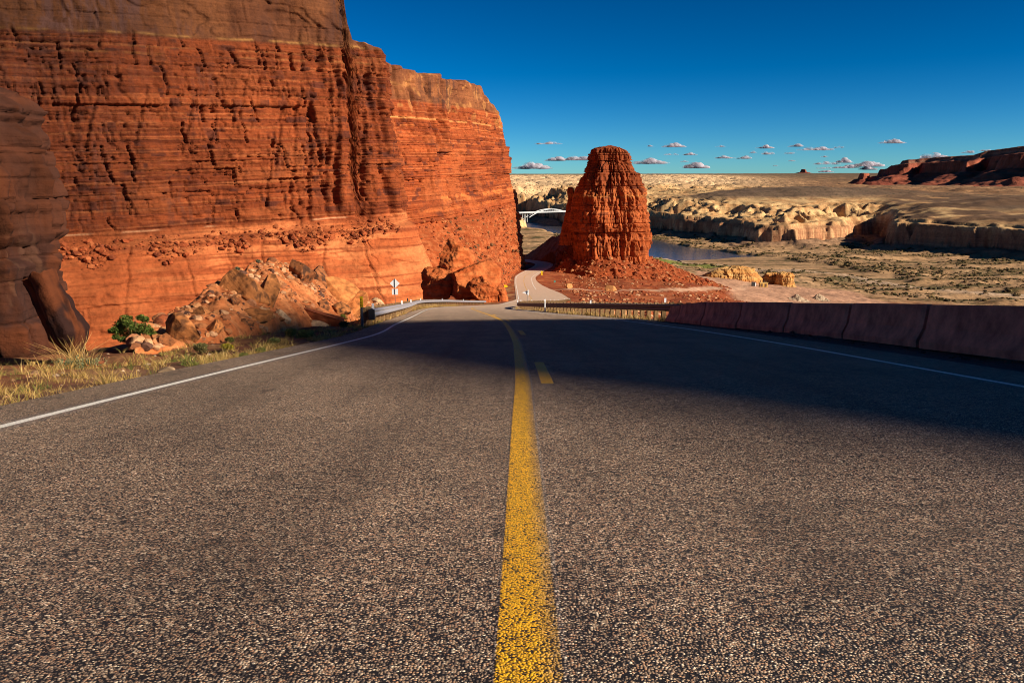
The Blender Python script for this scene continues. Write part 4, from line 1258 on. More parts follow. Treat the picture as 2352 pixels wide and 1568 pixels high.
# ---- debris mound left of the road
crest = [at(*c) for c in ((300, 775, 18.5), (336, 752, 20), (395, 715, 22), (451, 686, 23.5), (491, 652, 26), (536, 632, 28.5), (571, 612, 30.5), (601, 602, 32), (643, 605, 34), (691, 616, 36), (728, 628, 38), (756, 640, 40), (793, 655, 43), (820, 673, 46), (861, 694, 52), (886, 701, 60), (905, 708, 70))]
foot = [at(*c) for c in ((310, 798, 17.0), (363, 792, 17.4), (426, 790, 17.9), (500, 783, 19.2), (545, 777, 20.4), (590, 770, 22.2), (631, 763, 24.0), (660, 757, 25.6), (690, 753, 27), (720, 750, 28.5), (755, 747, 30), (790, 743, 32), (812, 738, 35), (830, 730, 38.5), (858, 722, 44), (880, 712, 55), (900, 710, 66))]
nu, nvv = 260, 150
tu = np.linspace(0, 16, nu)
CR = np.stack([np.interp(tu, range(17), [c[k] for c in crest]) for k in range(3)], -1)
FT = np.stack([np.interp(tu, range(17), [c[k] for c in foot]) for k in range(3)], -1)
tv = np.linspace(0, 1.8, nvv)[:, None]
front = np.clip(tv, 0, 1); backt = np.clip(tv - 1, 0, 1)
MX = FT[None, :, 0] + (CR[None, :, 0] - FT[None, :, 0]) * front
MY = FT[None, :, 1] + (CR[None, :, 1] - FT[None, :, 1]) * front
hgt = (CR[:, 2] - FT[:, 2])[None]
MZ = FT[None, :, 2] + hgt * front + .12 * np.sin(front * pi) * np.clip(hgt, 0, 3)
dirx = (CR[:, 0] - FT[:, 0])[None]; diry = (CR[:, 1] - FT[:, 1])[None]; dl = np.hypot(dirx, diry)
MX = MX + dirx / dl * backt * 7; MY = MY + diry / dl * backt * 7; MZ = MZ - backt ** 1.3 * (np.abs(hgt) + 3.5)
nz_ = fbm(MX / 1.3, MY / 1.3, MZ / 1.3, 4, 701) * .22 + fbm(MX / .35, MY / .35, 0, 3, 703) * .05
MZ = MZ + nz_ - .35 * (1 - sstep(0, .12, tv))
mc = mixc(C3(.34, .098, .030) + 0 * MX[..., None], C3(.43, .155, .055), sstep(-.3, .4, fbm(MX / .8, MY / .8, 0, 4, 705)))
o = link('debris_mound', sheet('mound', np.stack([MX, MY, MZ], -1), mc, {'varn': 0 * MX}), M_BOULDER)
tag(o, 'orange earth debris mound studded with rocks beside the left shoulder', 'debris mound')
MPX, MPY, _ = proj(MX, MY, MZ)
fm = np.repeat((tv < .995), nu, 1)


def on_mound(px, py):
    q_ = np.where(fm, (MPX - px) ** 2 + (MPY - py) ** 2, 1e9); i = int(np.argmin(q_)); i = np.unravel_index(i, q_.shape)
    return float(MX[i]), float(MY[i]), float(MZ[i])


def z6(x, y): return (360 + x / 3.675) / 1.0884, (620 + y / 3.675) / 1.0884


TAN, BRN, ORG, PAL, REDB = (.31, .115, .036), (.22, .078, .028), (.42, .15, .045), (.50, .30, .16), (.22, .055, .02)
for i, (zx, zy, w, h, dp, colr, dk, rt, lab) in enumerate((
        (955, 440, 300, 330, .8, TAN, .45, (.2, .75, .2), 'largest tan slab leaning diagonally high on the debris mound'),
        (1120, 480, 190, 300, .8, TAN, .35, (.1, .6, .1), 'narrow tan boulder wedged right of the largest leaning slab'),
        (1425, 260, 165, 220, .9, BRN, .55, (.1, .1, .4), 'dark pointed boulder upright on the crest of the mound'),
        (1600, 290, 220, 190, .9, BRN, .6, (0, .2, 1.0), 'blotchy rounded boulder on the mound crest beside the pointed one'),
        (1745, 430, 300, 190, .8, ORG, .05, (0, .1, .2), 'broad smooth orange block on the right flank of the mound'),
        (1890, 560, 280, 190, .8, ORG, .15, (.1, -.1, .6), 'orange boulder low on the mound just above the guardrail end'),
        (1620, 690, 440, 190, .6, REDB, .1, (0, .05, .1), 'long low red-brown boulder at the shaded road edge'),
        (350, 800, 230, 240, .8, TAN, .4, (.2, -.5, .3), 'tan boulder leaning right at the left foot of the mound'),
        (190, 850, 110, 90, .9, BRN, .3, (0, 0, .3), 'small brown rock at the far left foot of the mound'),
        (165, 700, 110, 100, .9, REDB, .3, (0, 0, 1.3), 'reddish rock at the left tip of the mound crest'),
        (1060, 640, 210, 90, .8, TAN, .3, (0, .1, .2), 'flat tan rock half buried below the leaning slabs'),
        (630, 750, 130, 110, .9, ORG, .4, (0, 0, .9), 'squat orange rock low on the left side of the mound'),
        (1270, 640, 95, 95, .9, PAL, .1, (.3, 0, 0), 'pale cracked rock right below the leaning slabs'),
        (930, 690, 95, 85, .9, BRN, .5, (0, .5, 0), 'dark rock near the middle of the mound foot'),
        (820, 500, 90, 90, .9, BRN, .55, (0, 0, .4), 'dark rock left of the largest leaning slab'),
        (1625, 540, 100, 80, .9, BRN, .6, (0, 0, .8), 'dark rock between the orange blocks and the red-brown boulder'),
        (1565, 730, 150, 70, .8, PAL, .1, (0, .1, 0), 'pale rock in front of the long red-brown boulder'),
        (475, 825, 80, 60, .9, PAL, .0, (0, 0, .2), 'pale stone right of the boulder at the mound foot'),
        (875, 850, 110, 60, .9, PAL, .0, (0, 0, .6), 'pale stone above the grass in front of the mound'),
        (2140, 540, 90, 100, .9, PAL, .2, (0, .5, .6), 'pale wedge of rock behind the guardrail beam'),
        (1460, 340, 90, 60, .9, BRN, .5, (0, 0, .1), 'small dark rock under the pointed crest boulder'),
        (1800, 590, 120, 110, .9, TAN, .5, (0, .3, .5), 'brown rock under the broad smooth orange block'),
        (550, 620, 150, 90, .9, TAN, .3, (0, .3, .2), 'tan rock on the left slope of the mound'),
        (330, 620, 80, 70, .9, REDB, .3, (0, 0, 2), 'red rock on the left skyline of the mound'))):
    px, py = z6(zx, zy); X, Y, Z = on_mound(px, py)
    d = proj(X, Y, Z)[2]; sw, sh = w / 4 * d / F * 1.22, h / 4 * d / F * 1.22
    boulder('boulder', (X, Y, Z + sh * .02), (sw, sw * dp, sh), lab, 900 + i, colr, dk, rt, 'boulders on the debris mound')

r = np.random.default_rng(31)
n = 4200
iu = r.integers(0, nu, n); iv = (r.random(n) ** .8 * 83).astype(int)
keep = r.random(n) < .35 + .65 * sstep(-.2, .3, fbm(MX[iv, iu] / 1.5, MY[iv, iu] / 1.5, 0, 3, 709))
iu, iv = iu[keep], iv[keep]; n = len(iu)
sz = .035 + .26 * r.random(n) ** 6
PALR = [(.36, .14, .05), (.30, .11, .04), (.22, .08, .033), (.38, .17, .07), (.10, .045, .028), (.42, .22, .11), (.27, .11, .05)]
scatter('rubble', np.stack([MX[iv, iu], MY[iv, iu], MZ[iv, iu]], -1), sz, pick(r, PALR, n), 'small stones strewn over the debris mound', 5, 2)

# near verge stones
verge = []
for i, (px, py, w, h, colr, lab) in enumerate(((200, 13.2, 44, 30, (.17, .05, .022), 'dark red block in the verge beside the tall dry grass'), (120, 13.4, 42, 28, (.33, .11, .04), 'orange rock leaning against the varnished outcrop foot'),
                                     (366, 11.0, 46, 10, (.42, .28, .16), 'flat pale stone at the edge of the pavement'), (44, 11.4, 30, 9, (.36, .2, .11), 'small flat stone below the varnished outcrop'))):
    X, Y, Z = vpos(px, py); d = proj(X, Y, Z)[2]
    boulder('stone', (X, Y, Z + h * d / F * .3), (w * d / F, w * d / F * .8, h * d / F), lab, 1000 + i, colr, .15, (0, 0, i), None, (.5, .8), 4)
r = np.random.default_rng(37)
n = 900
yy = 4 + 34 * r.random(n) ** 1.3; tt_ = .1 + 5.0 * r.random(n) ** 1.5; xx = PL(yy) - tt_
zz = terrain(xx, yy)
scatter('pebbles', np.stack([xx, yy, zz], -1), .015 + .09 * r.random(n) ** 5, pick(r, [(.2, .09, .05), (.3, .15, .08), (.12, .07, .05), (.4, .28, .18)], n), 'pebbles and chips along the left verge', 6, 1, cat='pebbles')
# right verge grit under the barriers
n = 500
yy = 7 + 30 * r.random(n); xx = 7.1 + 1.1 * r.random(n)
scatter('gravel', np.stack([xx, yy, terrain(xx, yy)], -1), .02 + .13 * r.random(n) ** 5, pick(r, [(.12, .05, .035), (.2, .09, .06), (.07, .045, .04)], n), 'dark gravel along the foot of the barriers', 8, 1, cat='gravel')

# ---- scree on cliff ledge, headland foot, butte apron and the slope below the guardrail
dg = bpy.context.evaluated_depsgraph_get()
cl = [o for o in SC.objects if o.name.startswith('cliff')]


def co_of(o):
    a = np.empty(len(o.data.vertices) * 3, np.float32); o.data.vertices.foreach_get('co', a); return a.reshape(-1, 3)


cv = co_of(cl[0]); S_ = cv[:, 2] - .02 * cv[:, 1] - .033 * cv[:, 0]
sel = np.where((S_ > -24) & (S_ < -14.5) & (cv[:, 1] < 296))[0]
r = np.random.default_rng(41)
g_ = fbm(cv[sel, 0] / 14, cv[sel, 1] / 14, 0, 3, 711); sel = sel[(.6 * g_ + .7 * r.random(len(sel)) - .17 * np.abs(S_[sel] + 18.4 + 2.5 * g_) > .16)]
sel = r.choice(sel, min(3600, len(sel)), replace=False); n = len(sel)
scatter('scree', cv[sel] + np.array([.1, -.2, 0]), .18 + 2.0 * r.random(n) ** 9, pick(r, [(.21, .045, .013), (.26, .06, .018), (.16, .036, .012), (.30, .085, .027)], n), 'red blocks lying along the ledge of the cliff', 9, 1, cat='scree')
cv = co_of(cl[1]); S_ = cv[:, 2] - .02 * cv[:, 1] - .033 * cv[:, 0]
sel = np.where((S_ < -19) & (cv[:, 0] > -45) & (cv[:, 1] < 470))[0]
sel = r.choice(sel, 2600, replace=False); n = len(sel)
scatter('scree', cv[sel], .35 + 1.7 * r.random(n) ** 4, pick(r, [(.26, .06, .017), (.33, .10, .03), (.18, .045, .018), (.36, .13, .045), (.12, .055, .022)], n), 'broken red rock covering the foot of the headland', 10, 1, cat='scree')
n = 9000
xx = 2 + 118 * r.random(n); yy = 392 + 95 * r.random(n)
zt_l = talus_z(xx, yy); zg_l = terrain(xx, yy)
ok = (zt_l > zg_l - .8) & ((np.abs(xx - bx) > 14) | (yy < by - 10)) & (xx > PR(np.clip(yy, 0, 600)) + 2)
xx, yy, zz = xx[ok], yy[ok], np.maximum(zt_l, zg_l)[ok]; n = len(xx)
scatter('scree', np.stack([xx, yy, zz], -1), .35 + 2.1 * r.random(n) ** 5, pick(r, [(.22, .045, .013), (.28, .07, .02), (.17, .038, .014), (.25, .055, .017), (.32, .10, .035), (.36, .15, .06)], n), 'red rubble blanketing the apron of the butte', 11, 1, cat='scree')
n = 9000
pxr = 1290 + 620 * r.random(n); dr = 70 + 380 * r.random(n) ** .6
xx = (pxr - 1176) / F * dr; yy = dr * 1.017; zz = terrain(xx, yy)
fi = inside(xx, yy, FLAT); td, _ = seg_dist(xx, yy, TRACKPTS)
ok = (~fi) & (td > 4) & (xx > PR(np.clip(yy, 0, 600)) + 2) & (r.random(n) < .25 + .75 * sstep(-.15, .3, fbm(xx / 22, yy / 22, 0, 3, 713)))
xx, yy, zz = xx[ok], yy[ok], zz[ok]; n = len(xx)
scatter('scree', np.stack([xx, yy, zz], -1), .25 + 1.5 * r.random(n) ** 4, pick(r, [(.26, .06, .018), (.30, .09, .03), (.38, .17, .075), (.45, .26, .14), (.2, .05, .018), (.24, .055, .017)], n), 'pale and red stones on the slope below the guardrail', 12, 1, cat='scree')
for i, (zx, zy, w, h, colr, lab) in enumerate(((530, 1335, 80, 55, (.44, .20, .07), 'pale orange boulder at the butte foot beside the road junction'), (900, 1360, 80, 60, (.44, .20, .07), 'pale orange boulder beside the dirt track below the butte'))):
    X, Y, Z = ghit((1270 + zx / 3.484) / 1.0884, (330 + (zy + 25) / 3.484) / 1.0884, 150, 800); d = proj(X, Y, Z)[2]
    k_ = d / 3.79 / F
    boulder('boulder', (X, Y, ztal(X, Y) + h * k_ * .3), (w * k_, w * k_, h * k_ * 1.2), lab, 1100 + i, colr, .1, (0, 0, i), None, (.5, .8), 4)

# lump of fallen sandstone at the headland foot, and the boulder near the yellow arrow sign
def col_lump(U, S, X, Y, Z, h1, h2):
    c = mixc(C3(.34, .075, .018) + 0 * S[..., None], C3(.42, .115, .032), sstep(-.4, .4, fbm(X / 4, Y / 4, Z / 1.5, 4, 801)))
    return c, 0 * S


def lump(name, px, dd, prof, depth, seed, label, cat='rock', blk=((3.0, 8.0), (5, 12), 1.5, 1.6), blk2=((1.0, 3), (2.5, 6), .45, .7), colf=col_lump, vs=.7, nth=320, rot=0., dz=.15, zlow=-3, holl=None):
    x, y, _ = at(px, 690, dd)
    rows = [(at(px, py, dd)[2], l * dd / F, r_ * dd / F) for py, l, r_ in prof]
    rows = [(rows[0][0] + zlow, rows[0][1], rows[0][2])] + rows if prof[0][0] > prof[-1][0] else rows
    return tag(link(name, rock_body(name, x, y, rows, depth, rot, seed, M_ROCK, nth, 2.7, dz, .8, colf, blk, blk2, holl(dd) if holl else None, vs), M_ROCK), label, cat)


ICO[6] = ico(6)
fr_ = tag(empty('fallen_rock', at(1050, 694, 212)), 'big broken orange sandstone mass with a dark hollow below the headland', 'rock')
for i, (px, py, w, h, dd, dp, rt, nm) in enumerate(((1078, 655, 118, 92, 212, .8, (.1, .12, .3), 'slab_block'), (1052, 600, 72, 76, 217, .9, (.2, -.3, 1.1), 'top_block'), (1000, 664, 66, 88, 214, .9, (0, .25, .5), 'side_block'),
                                                  (1108, 676, 60, 52, 207, .9, (0, .1, 2.1), 'front_block'), (1030, 640, 70, 90, 221, .8, (0, 0, .2), 'back_block'))):
    r = np.random.default_rng(840 + i)
    v = boulder_verts(6, r, 12, (.42, .8), .05, 850 + i) * np.array([w, w * dp, h]) * dd / F / 2 / .68
    v = (v @ np.array(Euler(rt).to_matrix()).T) * np.array([1, 1, 1])
    bed = np.floor(v[:, 2] / 1.3 + .5 * fbm(v[:, 0] / 4, v[:, 1] / 4, 0, 2, 860 + i))
    nn = v / np.linalg.norm(v, axis=1)[:, None]
    v = v + nn * (.30 * (hash01(bed.astype(np.int64), np.full(len(v), i), 5) - .5) + .5 * fbm(v[:, 0] / 3, v[:, 1] / 3, v[:, 2] / 2, 4, 861 + i) + .12 * fbm(v[:, 0] / .7, v[:, 1] / .7, v[:, 2] / .5, 3, 862))[:, None]
    cl_ = mixc(C3(.34, .075, .018) + 0 * v, C3(.44, .125, .036), sstep(-.4, .4, fbm(v[:, 0] / 4, v[:, 1] / 4, v[:, 2] / 1.2, 4, 801)))
    o = link(nm, mesh_np(nm, v, ICO[6][1], cl_, {'varn': np.zeros(len(v))}, True), M_ROCK, fr_)
    o.location = Vector(at(px, py, dd)) - fr_.location
lump('boulder', 1149, 218, [(692, 16, 15), (675, 16, 13), (664, 12, 10), (658, 5, 5)], .9, 830, 'brown boulder left of the yellow arrow sign by the far shoulder', 'boulder', vs=.3, nth=120)


def col_out(U, S, X, Y, Z, h1, h2):
    c = mixc(C3(.50, .24, .07) + 0 * S[..., None], C3(.40, .17, .05), sstep(-.3, .4, fbm(X / 12, Y / 12, Z / 2, 4, 803)))
    return mixc(c, C3(.52, .32, .12), .7 * sstep(-.1, .3, fbm(X / 20, Y / 20, Z / 1.2, 3, 804))), 0 * S


X_, Y_, Z_ = ghit(1813, 657, 300, 1200); do = proj(X_, Y_, Z_)[2] + 14
oc = ((.9, 3), (5, 12), .35, .6)
def dbase(px, py):
    a_, b_, c_ = ghit(px, py, 300, 1200); return proj(a_, b_, c_)[2]
d1_, d2_, d3_ = dbase(1690, 653), dbase(1768, 655), dbase(1799, 659)
lump('rock_outcrop', 1685, d1_ + 42, [(655, 96, 62), (645, 90, 60), (636, 76, 58), (628, 60, 54), (621, 50, 46), (615, 36, 36), (611, 16, 20), (610, 6, 8)], .36, 840, 'long low orange sandstone outcrop on the river bank', blk=oc, colf=col_out, vs=1.0, nth=420, zlow=-6)
lump('rock_outcrop', 1768, d2_ + 18, [(657, 21, 25), (645, 21, 25), (635, 20, 22), (628, 16, 16), (625, 7, 7)], .8, 850, 'square orange sandstone block behind the ochre hut', blk=oc, colf=col_out, vs=.8, nth=240, zlow=-5)
lump('rock_outcrop', 1800, d3_ + 14, [(663, 24, 26), (650, 21, 21), (640, 19, 20), (632, 20, 20), (627, 17, 16), (624, 7, 7)], .85, 860, 'rounded ochre sandstone mound right of the hut', blk=oc, colf=col_out, vs=.8, nth=240, zlow=-5)
# hut with two doors and two vent pipes
hx, hy, hz = ghit(1753, 659, 300, 1200); dh = proj(hx, hy, hz)[2]; ku = dh / F
hut = tag(empty('hut', (hx, hy, hz)), 'small ochre flat-roofed hut with two dark doors and two vent pipes', 'hut')
W_, H_ = 17.4 * ku, 10.4 * ku
MB().box((0, 0, H_ * .46), (W_, W_ * .6, H_ * .92)).build('wall', M_HUT, hut)
MB().box((0, 0, H_ * .955), (W_ * 1.1, W_ * .7, H_ * .09)).build('roof', plain('pale_roof', (.62, .42, .14), .8), hut)
for dx in (-.3, .22):
    MB().box((W_ * dx, -W_ * .3 - .03, H_ * .42), (W_ * .26, .08, H_ * .66)).build('door', M_HUTDOOR, hut)
for dx in (-.42, .06):
    MB().tube([(W_ * dx, 0, H_), (W_ * dx, 0, H_ * 1.42)], .22).build('vent_pipe', M_DARK, hut)
kx_, ky_, kz_ = ghit(1731, 657, 300, 1200)
kb = tag(empty('shed', (kx_, ky_, kz_)), 'tiny dark shed with a pale side left of the ochre hut', 'shed')
MB().box((-.3, 0, 1.1), (1.8, 1.6, 2.2), None, .05).build('wall', M_DARK, kb)
MB().box((.82, 0, 1.05), (.4, 1.62, 2.1), None, .05).build('side_panel', M_SIGNBACK, kb)
MB().box((-.1, 0, 2.28), (2.6, 1.9, .16)).build('roof', M_POST, kb)
# sand heaps
for i, (px, py, w, h, lab) in enumerate(((1828, 689, 50, 15, 'long low heap of grey sand on the dirt flat'), (1880, 687, 40, 15, 'pointed heap of grey sand right of the low heap'))):
    X, Y, Z = ghit(px, py, 200, 1000); d = proj(X, Y, Z)[2]; w_, h_ = w * d / F, h * d / F
    g = np.linspace(-1, 1, 60); A, B = np.meshgrid(g, g); rr = np.hypot(A, B)
    hh = np.clip(1 - rr + .25 * fbm(A * 2.2 + i * 7, B * 2.2, 0, 3, 811), 0, 1) ** 1.1 * h_ - .5
    Pm = np.stack([X + A * w_ / 2 * 1.2, Y + B * w_ / 2, Z + hh], -1)
    o = link('sand_heap', sheet('heap', Pm, mixc(C3(.40, .30, .20) + 0 * Pm, C3(.3, .2, .13), sstep(-.2, .3, fbm(A * 6, B * 6, 0, 3, 812))), {'varn': 0 * A}), M_BOULDER)
    tag(o, lab, 'sand heap', 'sand heaps on the dirt flat')

# ------------------------------------------------------------------ guardrails
WB = [(0, .155), (.055, .125), (.082, .085), (.060, .045), (.006, .012), (.006, -.012), (.060, -.045), (.082, -.085), (.055, -.125), (0, -.155)]
WPROF = WB + [(a - .006, b) for a, b in reversed(WB)]


def guardrail(name, label, pts, top, mats, side, spacing, tabs, beam_mat, post_h=.75, post_start=0.0):
    """pts (X, Y) in travel order; top(Y, u) = height of the top of the beam above the road"""
    p = np.array(pts, float)
    q = p.copy()
    for _ in range(2):
        qq = np.empty((2 * len(q), 2)); qq[0] = q[0]; qq[-1] = q[-1]
        qq[1:-1:2] = .75 * q[:-1] + .25 * q[1:]; qq[2:-1:2] = .25 * q[:-1] + .75 * q[1:]; q = qq
    L = np.concatenate([[0], np.cumsum(np.hypot(*np.diff(q, axis=0).T))])
    f = lambda u: (np.interp(u, L, q[:, 0]), np.interp(u, L, q[:, 1]))
    zt = lambda u: float(top(f(u)[1]))
    x0, y0 = f(0)
    root = tag(empty(name, (x0, y0, zt(0) - .7)), label, 'guardrail')
    path = []
    for u in np.arange(0, L[-1] + .5, .5):
        x, y = f(min(u, L[-1])); path.append(Vector((x, y, zt(min(u, L[-1])) - .155)))
    rel = [v - root.location for v in path]
    prof = [(a * side, b) for a, b in WPROF]
    MB().sweep(prof, rel).build('beam', beam_mat, root, True)
    n = 0; proto = None; bproto = None
    u = post_start
    posts = []
    while u < L[-1] - .1 and n < 99:
        x, y = f(u); x2, y2 = f(min(u + .2, L[-1])); rz = atan2(y2 - y, x2 - x)
        nx_, ny_ = -sin(rz) * side, cos(rz) * side                  # towards the traffic
        loc = Vector((x - nx_ * .20, y - ny_ * .20, zt(u) + .03)) - root.location
        if proto is None:
            proto = MB().box((0, 0, -.72), (.16, .20, 1.5), None, .008).build('post', M_WOOD, root)
            bproto = MB().box((0, 0, 0), (.14, .19, .34), None, .006).build('blockout', M_WOOD, root)
            a, b = proto, bproto
        else:
            a = proto.copy(); COL.objects.link(a); a.parent = root
            b = bproto.copy(); COL.objects.link(b); b.parent = root
        j = (random.random() - .5)
        a.location = loc - Vector((nx_, ny_, 0)) * .10 + Vector((0, 0, j * .04)); a.rotation_euler = (0, 0, rz + j * .06)
        b.location = loc + Vector((nx_, ny_, 0)) * .098 + Vector((0, 0, -.185)); b.rotation_euler = (0, 0, rz)
        posts.append(u); n += 1; u += spacing(u)
    tp = None
    for t in tabs:
        x, y = f(t); loc = Vector((x, y, zt(t) + .09)) - root.location
        if tp is None:
            tp = MB().box((0, 0, 0), (.09, .012, .20)).build('reflector', M_WTAB, root); c = tp
        else:
            c = tp.copy(); COL.objects.link(c); c.parent = root
        c.location = loc
    return root, f, zt, L[-1]


RR = [(7.15, 35.6), (6.95, 36.8), (6.1, 41.8), (4.9, 48.5), (3.6, 56), (2.2, 64), (1.0, 71.5), (.55, 76), (.50, 82), (.72, 90), (1.55, 100), (2.9, 110), (4.5, 121), (6.1, 136), (7.7, 155), (9.6, 176), (12.2, 196), (14, 206)]
topR = lambda y: Zr(y) + np.interp(y, [30, 36, 45, 60, 76, 100, 200], [.68, .68, .66, .60, .55, .62, .66])
rail, _, _, LR = guardrail('guardrail', 'brown weathering-steel guardrail on wooden posts along the right edge', RR, topR, None, 1, lambda u: 1.02 if u < 45 else 2.6, (14.6, 44, 50, 58, 72, 88, 104, 122, 140, 160, 174), M_RUSTBEAM)
MB().box((7.22, 35.45, float(topR(35.5)) - .155), (.10, .5, .30), None, .03).build('end_plate', M_DARK, rail).location = -rail.location
RL_ = [(-5.02, 30.2), (-5.1, 31.5), (-5.45, 37), (-5.9, 44), (-6.8, 56), (-7.9, 68), (-9.0, 80), (-9.75, 92), (-9.8, 106), (-9.2, 118), (-8.0, 134), (-6.4, 152), (-5.1, 166)]
topL = lambda y: Zr(y) + np.interp(y, [28, 31, 44, 72, 90, 120, 170], [.54, .56, .62, .70, .78, .80, .62])
lrail, fL, zL_, LL = guardrail('guardrail', 'silver w-beam guardrail curving along the left edge', RL_, topL, None, -1, lambda u: 1.9, (.5, 17, 30, 58, 84, 106), M_STEEL)
# buffer end of the left rail
ex, ey = fL(0); ez = zL_(0)
mt = MB(); mt.box((.02, -.16, -.16), (.12, .36, .36), Euler((0, 0, .12)).to_matrix(), .03)
mt.box((.05, -.34, -.16), (.24, .05, .38), None, .02)
t_ = mt.build('end_terminal', M_DARK, lrail); t_.location = Vector((ex, ey, ez)) - lrail.location
mt = MB()
for k in range(3):
    pts = [(.13, .02 + k * .055 + .035 * abs(a), -.26 + .055 * a) for a in (-1, -.5, 0, .5, 1)]
    mt.tube(pts, .008, 5)
t_ = mt.build('chevron_mark', plain('faded_cream_mark', (.6, .5, .32), .6), lrail); t_.location = Vector((ex, ey, ez)) - lrail.location

# ------------------------------------------------------------------ concrete barriers
BJ = [(at(1176 + X / d * F, 700, d)[0], d * 1.0145) for d, X in ((5.6, 8.55), (9.2, 8.5), (12.85, 8.47), (16.6, 8.42), (20.3, 8.37), (24.1, 8.15), (27.6, 7.72), (31.1, 7.33), (34.4, 7.06), (36.4, 6.98))]
BPROF = [(-.30, -.06), (-.30, .075), (-.17, .33), (-.085, .81), (.085, .81), (.17, .33), (.30, .075), (.30, -.06)]
words = ['concrete barrier nearest the camera at the right frame edge', 'concrete barrier second from the right frame edge', 'wide concrete barrier third from the right frame edge, stained below', 'concrete barrier midway along the row with a chipped joint',
         'concrete barrier fourth from the guardrail end', 'concrete barrier third from the guardrail end', 'concrete barrier second from the guardrail end', 'lower concrete barrier next to the tapered end piece', 'short tapered concrete barrier touching the guardrail end']
for i in range(len(BJ) - 1):
    (xa, ya), (xb, yb) = BJ[i], BJ[i + 1]
    L = math.hypot(xb - xa, yb - ya); ang = atan2(yb - ya, xb - xa)
    h0, h1 = {7: (1.0, .84), 8: (.82, .70)}.get(i, (1, 1))
    nseg = 24; vs, fs = [], []
    rng_ = np.random.default_rng(50 + i)
    for k in range(nseg + 1):
        t = k / nseg; y = (t - .5) * (L - .09)
        e = min(t, 1 - t) * L
        ch = .02 * max(0, 1 - e / .03)
        hs_ = h0 + (h1 - h0) * t
        for (a, b) in BPROF:
            jit = .006 * float(pn(y * 3 + i * 9, a * 9, b * 4, 5)) + (.02 * max(0, float(pn(y * 1.2 + i * 5, b * 3, a, 7))) if b < .1 else 0)
            vs.append((y, (abs(a) - ch - jit) * (1 if a > 0 else -1), b * hs_ - (ch if b > .5 else 0)))
    m_ = len(BPROF)
    for k in range(nseg):
        for a in range(m_):
            b = (a + 1) % m_
            fs.append((k * m_ + a, k * m_ + b, (k + 1) * m_ + b, (k + 1) * m_ + a))
    fs += [tuple(range(m_ - 1, -1, -1)), tuple(range(nseg * m_, nseg * m_ + m_))]
    mb = MB(); mb.add(vs, fs)
    o = mb.build('concrete_barrier', M_CONC)
    ym = (ya + yb) / 2; zc_ = float(Zr(ym)) + .0
    o.location = ((xa + xb) / 2, ym, zc_ - .02 + (i % 2) * .012); o.rotation_euler = (0, atan(SLOPE * sin(ang)), ang)
    tag(o, words[i], 'barrier', 'red-tinted concrete barriers along the right edge')

# ------------------------------------------------------------------ signs and markers
def post_sign(name, px, top_py, d, base_z=None):
    x, y, zt0 = at(px, top_py, d)
    return x, y, zt0, (zground(x, y) if base_z is None else base_z)


# back of a diamond warning sign with a plate below
x, y, zt0, zb0 = post_sign('warning_sign', 906.5, 639.5, 93)
k = 93 / F
sg = tag(empty('warning_sign', (x, y, zb0)), 'bare back of a diamond road sign with a square plate under it', 'road sign')
h_ = zt0 - zb0; dm = .54
MB().box((0, -.03, h_ / 2 - .1), (.055, .04, h_ + .2)).build('post', M_POST, sg)
MB().prism([(0, h_), (dm, h_ - dm), (0, h_ - 2 * dm), (-dm, h_ - dm)], -.004, .004).build('diamond_plate', M_SIGNBACK, sg)
MB().prism([(-.33, h_ - 2 * dm - .06), (.33, h_ - 2 * dm - .06), (.33, h_ - 2 * dm - .70), (-.33, h_ - 2 * dm - .70)], -.004, .004).build('lower_plate', M_SIGNBACK, sg)
# back of a pennant
x, y, zt0, zb0 = post_sign('pennant_sign', 1211, 666, 93)
pg = tag(empty('pennant_sign', (x, y, zb0)), 'bare back of a pennant-shaped sign on a thin post by the right guardrail', 'road sign')
h_ = zt0 - zb0
MB().tube([(0, 0, -.2), (0, 0, h_ - .12)], .022).build('post', M_POST, pg)
MB().prism([(.20, h_ + .02), (.20, h_ - .58), (-.56, h_ - .28)], .03, .038).build('pennant_plate', M_SIGNBACK, pg)
MB().box((0, .0, h_ - .22), (.05, .03, .32)).box((-.04, .01, h_ - .16), (.36, .025, .05)).build('bracket', M_DARK, pg)
# yellow arrow board near the boulder, yellow diamond by the junction
x, y, zt0, zb0 = post_sign('arrow_sign', 1162, 654, 218)
ya_ = tag(empty('arrow_sign', (x, y, zb0)), 'yellow sign with pointed right side on a thin post by the far left shoulder', 'road sign')
h_ = zt0 - zb0
MB().tube([(0, 0, -.3), (0, 0, h_)], .035).build('post', M_POST, ya_)
MB().prism([(-.45, h_ + .05), (.10, h_ - .05), (.58, h_ - .40), (.10, h_ - .70), (-.45, h_ - .72)], -.06, -.045).build('sign_plate', M_YSIGN, ya_)
x, y, zt0, zb0 = post_sign('curve_sign', 1244.5, 624.5, 415)
yd = tag(empty('curve_sign', (x, y, zb0)), 'yellow diamond sign with a small yellow plate below near the junction', 'road sign')
h_ = zt0 - zb0
MB().tube([(0, 0, -.3), (0, 0, h_)], .04).build('post', M_POST, yd)
MB().prism([(0, h_ + .65), (.72, h_ - .05), (0, h_ - .78), (-.72, h_ - .05)], -.07, -.05).build('diamond_plate', M_YSIGN, yd)
MB().prism([(-.40, h_ - .80), (.40, h_ - .80), (.40, h_ - 1.5), (-.40, h_ - 1.5)], -.07, -.05).build('lower_plate', M_YSIGN, yd)
# small teal marker on the slope
x, y, z = ghit(1274, 652, 200, 700)
tm = tag(empty('marker_post', (x, y, z)), 'tiny teal marker on the red slope right of the junction', 'marker')
MB().tube([(0, 0, -.2), (0, 0, .9)], .04).build('post', M_POST, tm)
MB().box((0, -.05, 1.1), (.75, .03, .75)).build('plate', M_TEAL, tm)
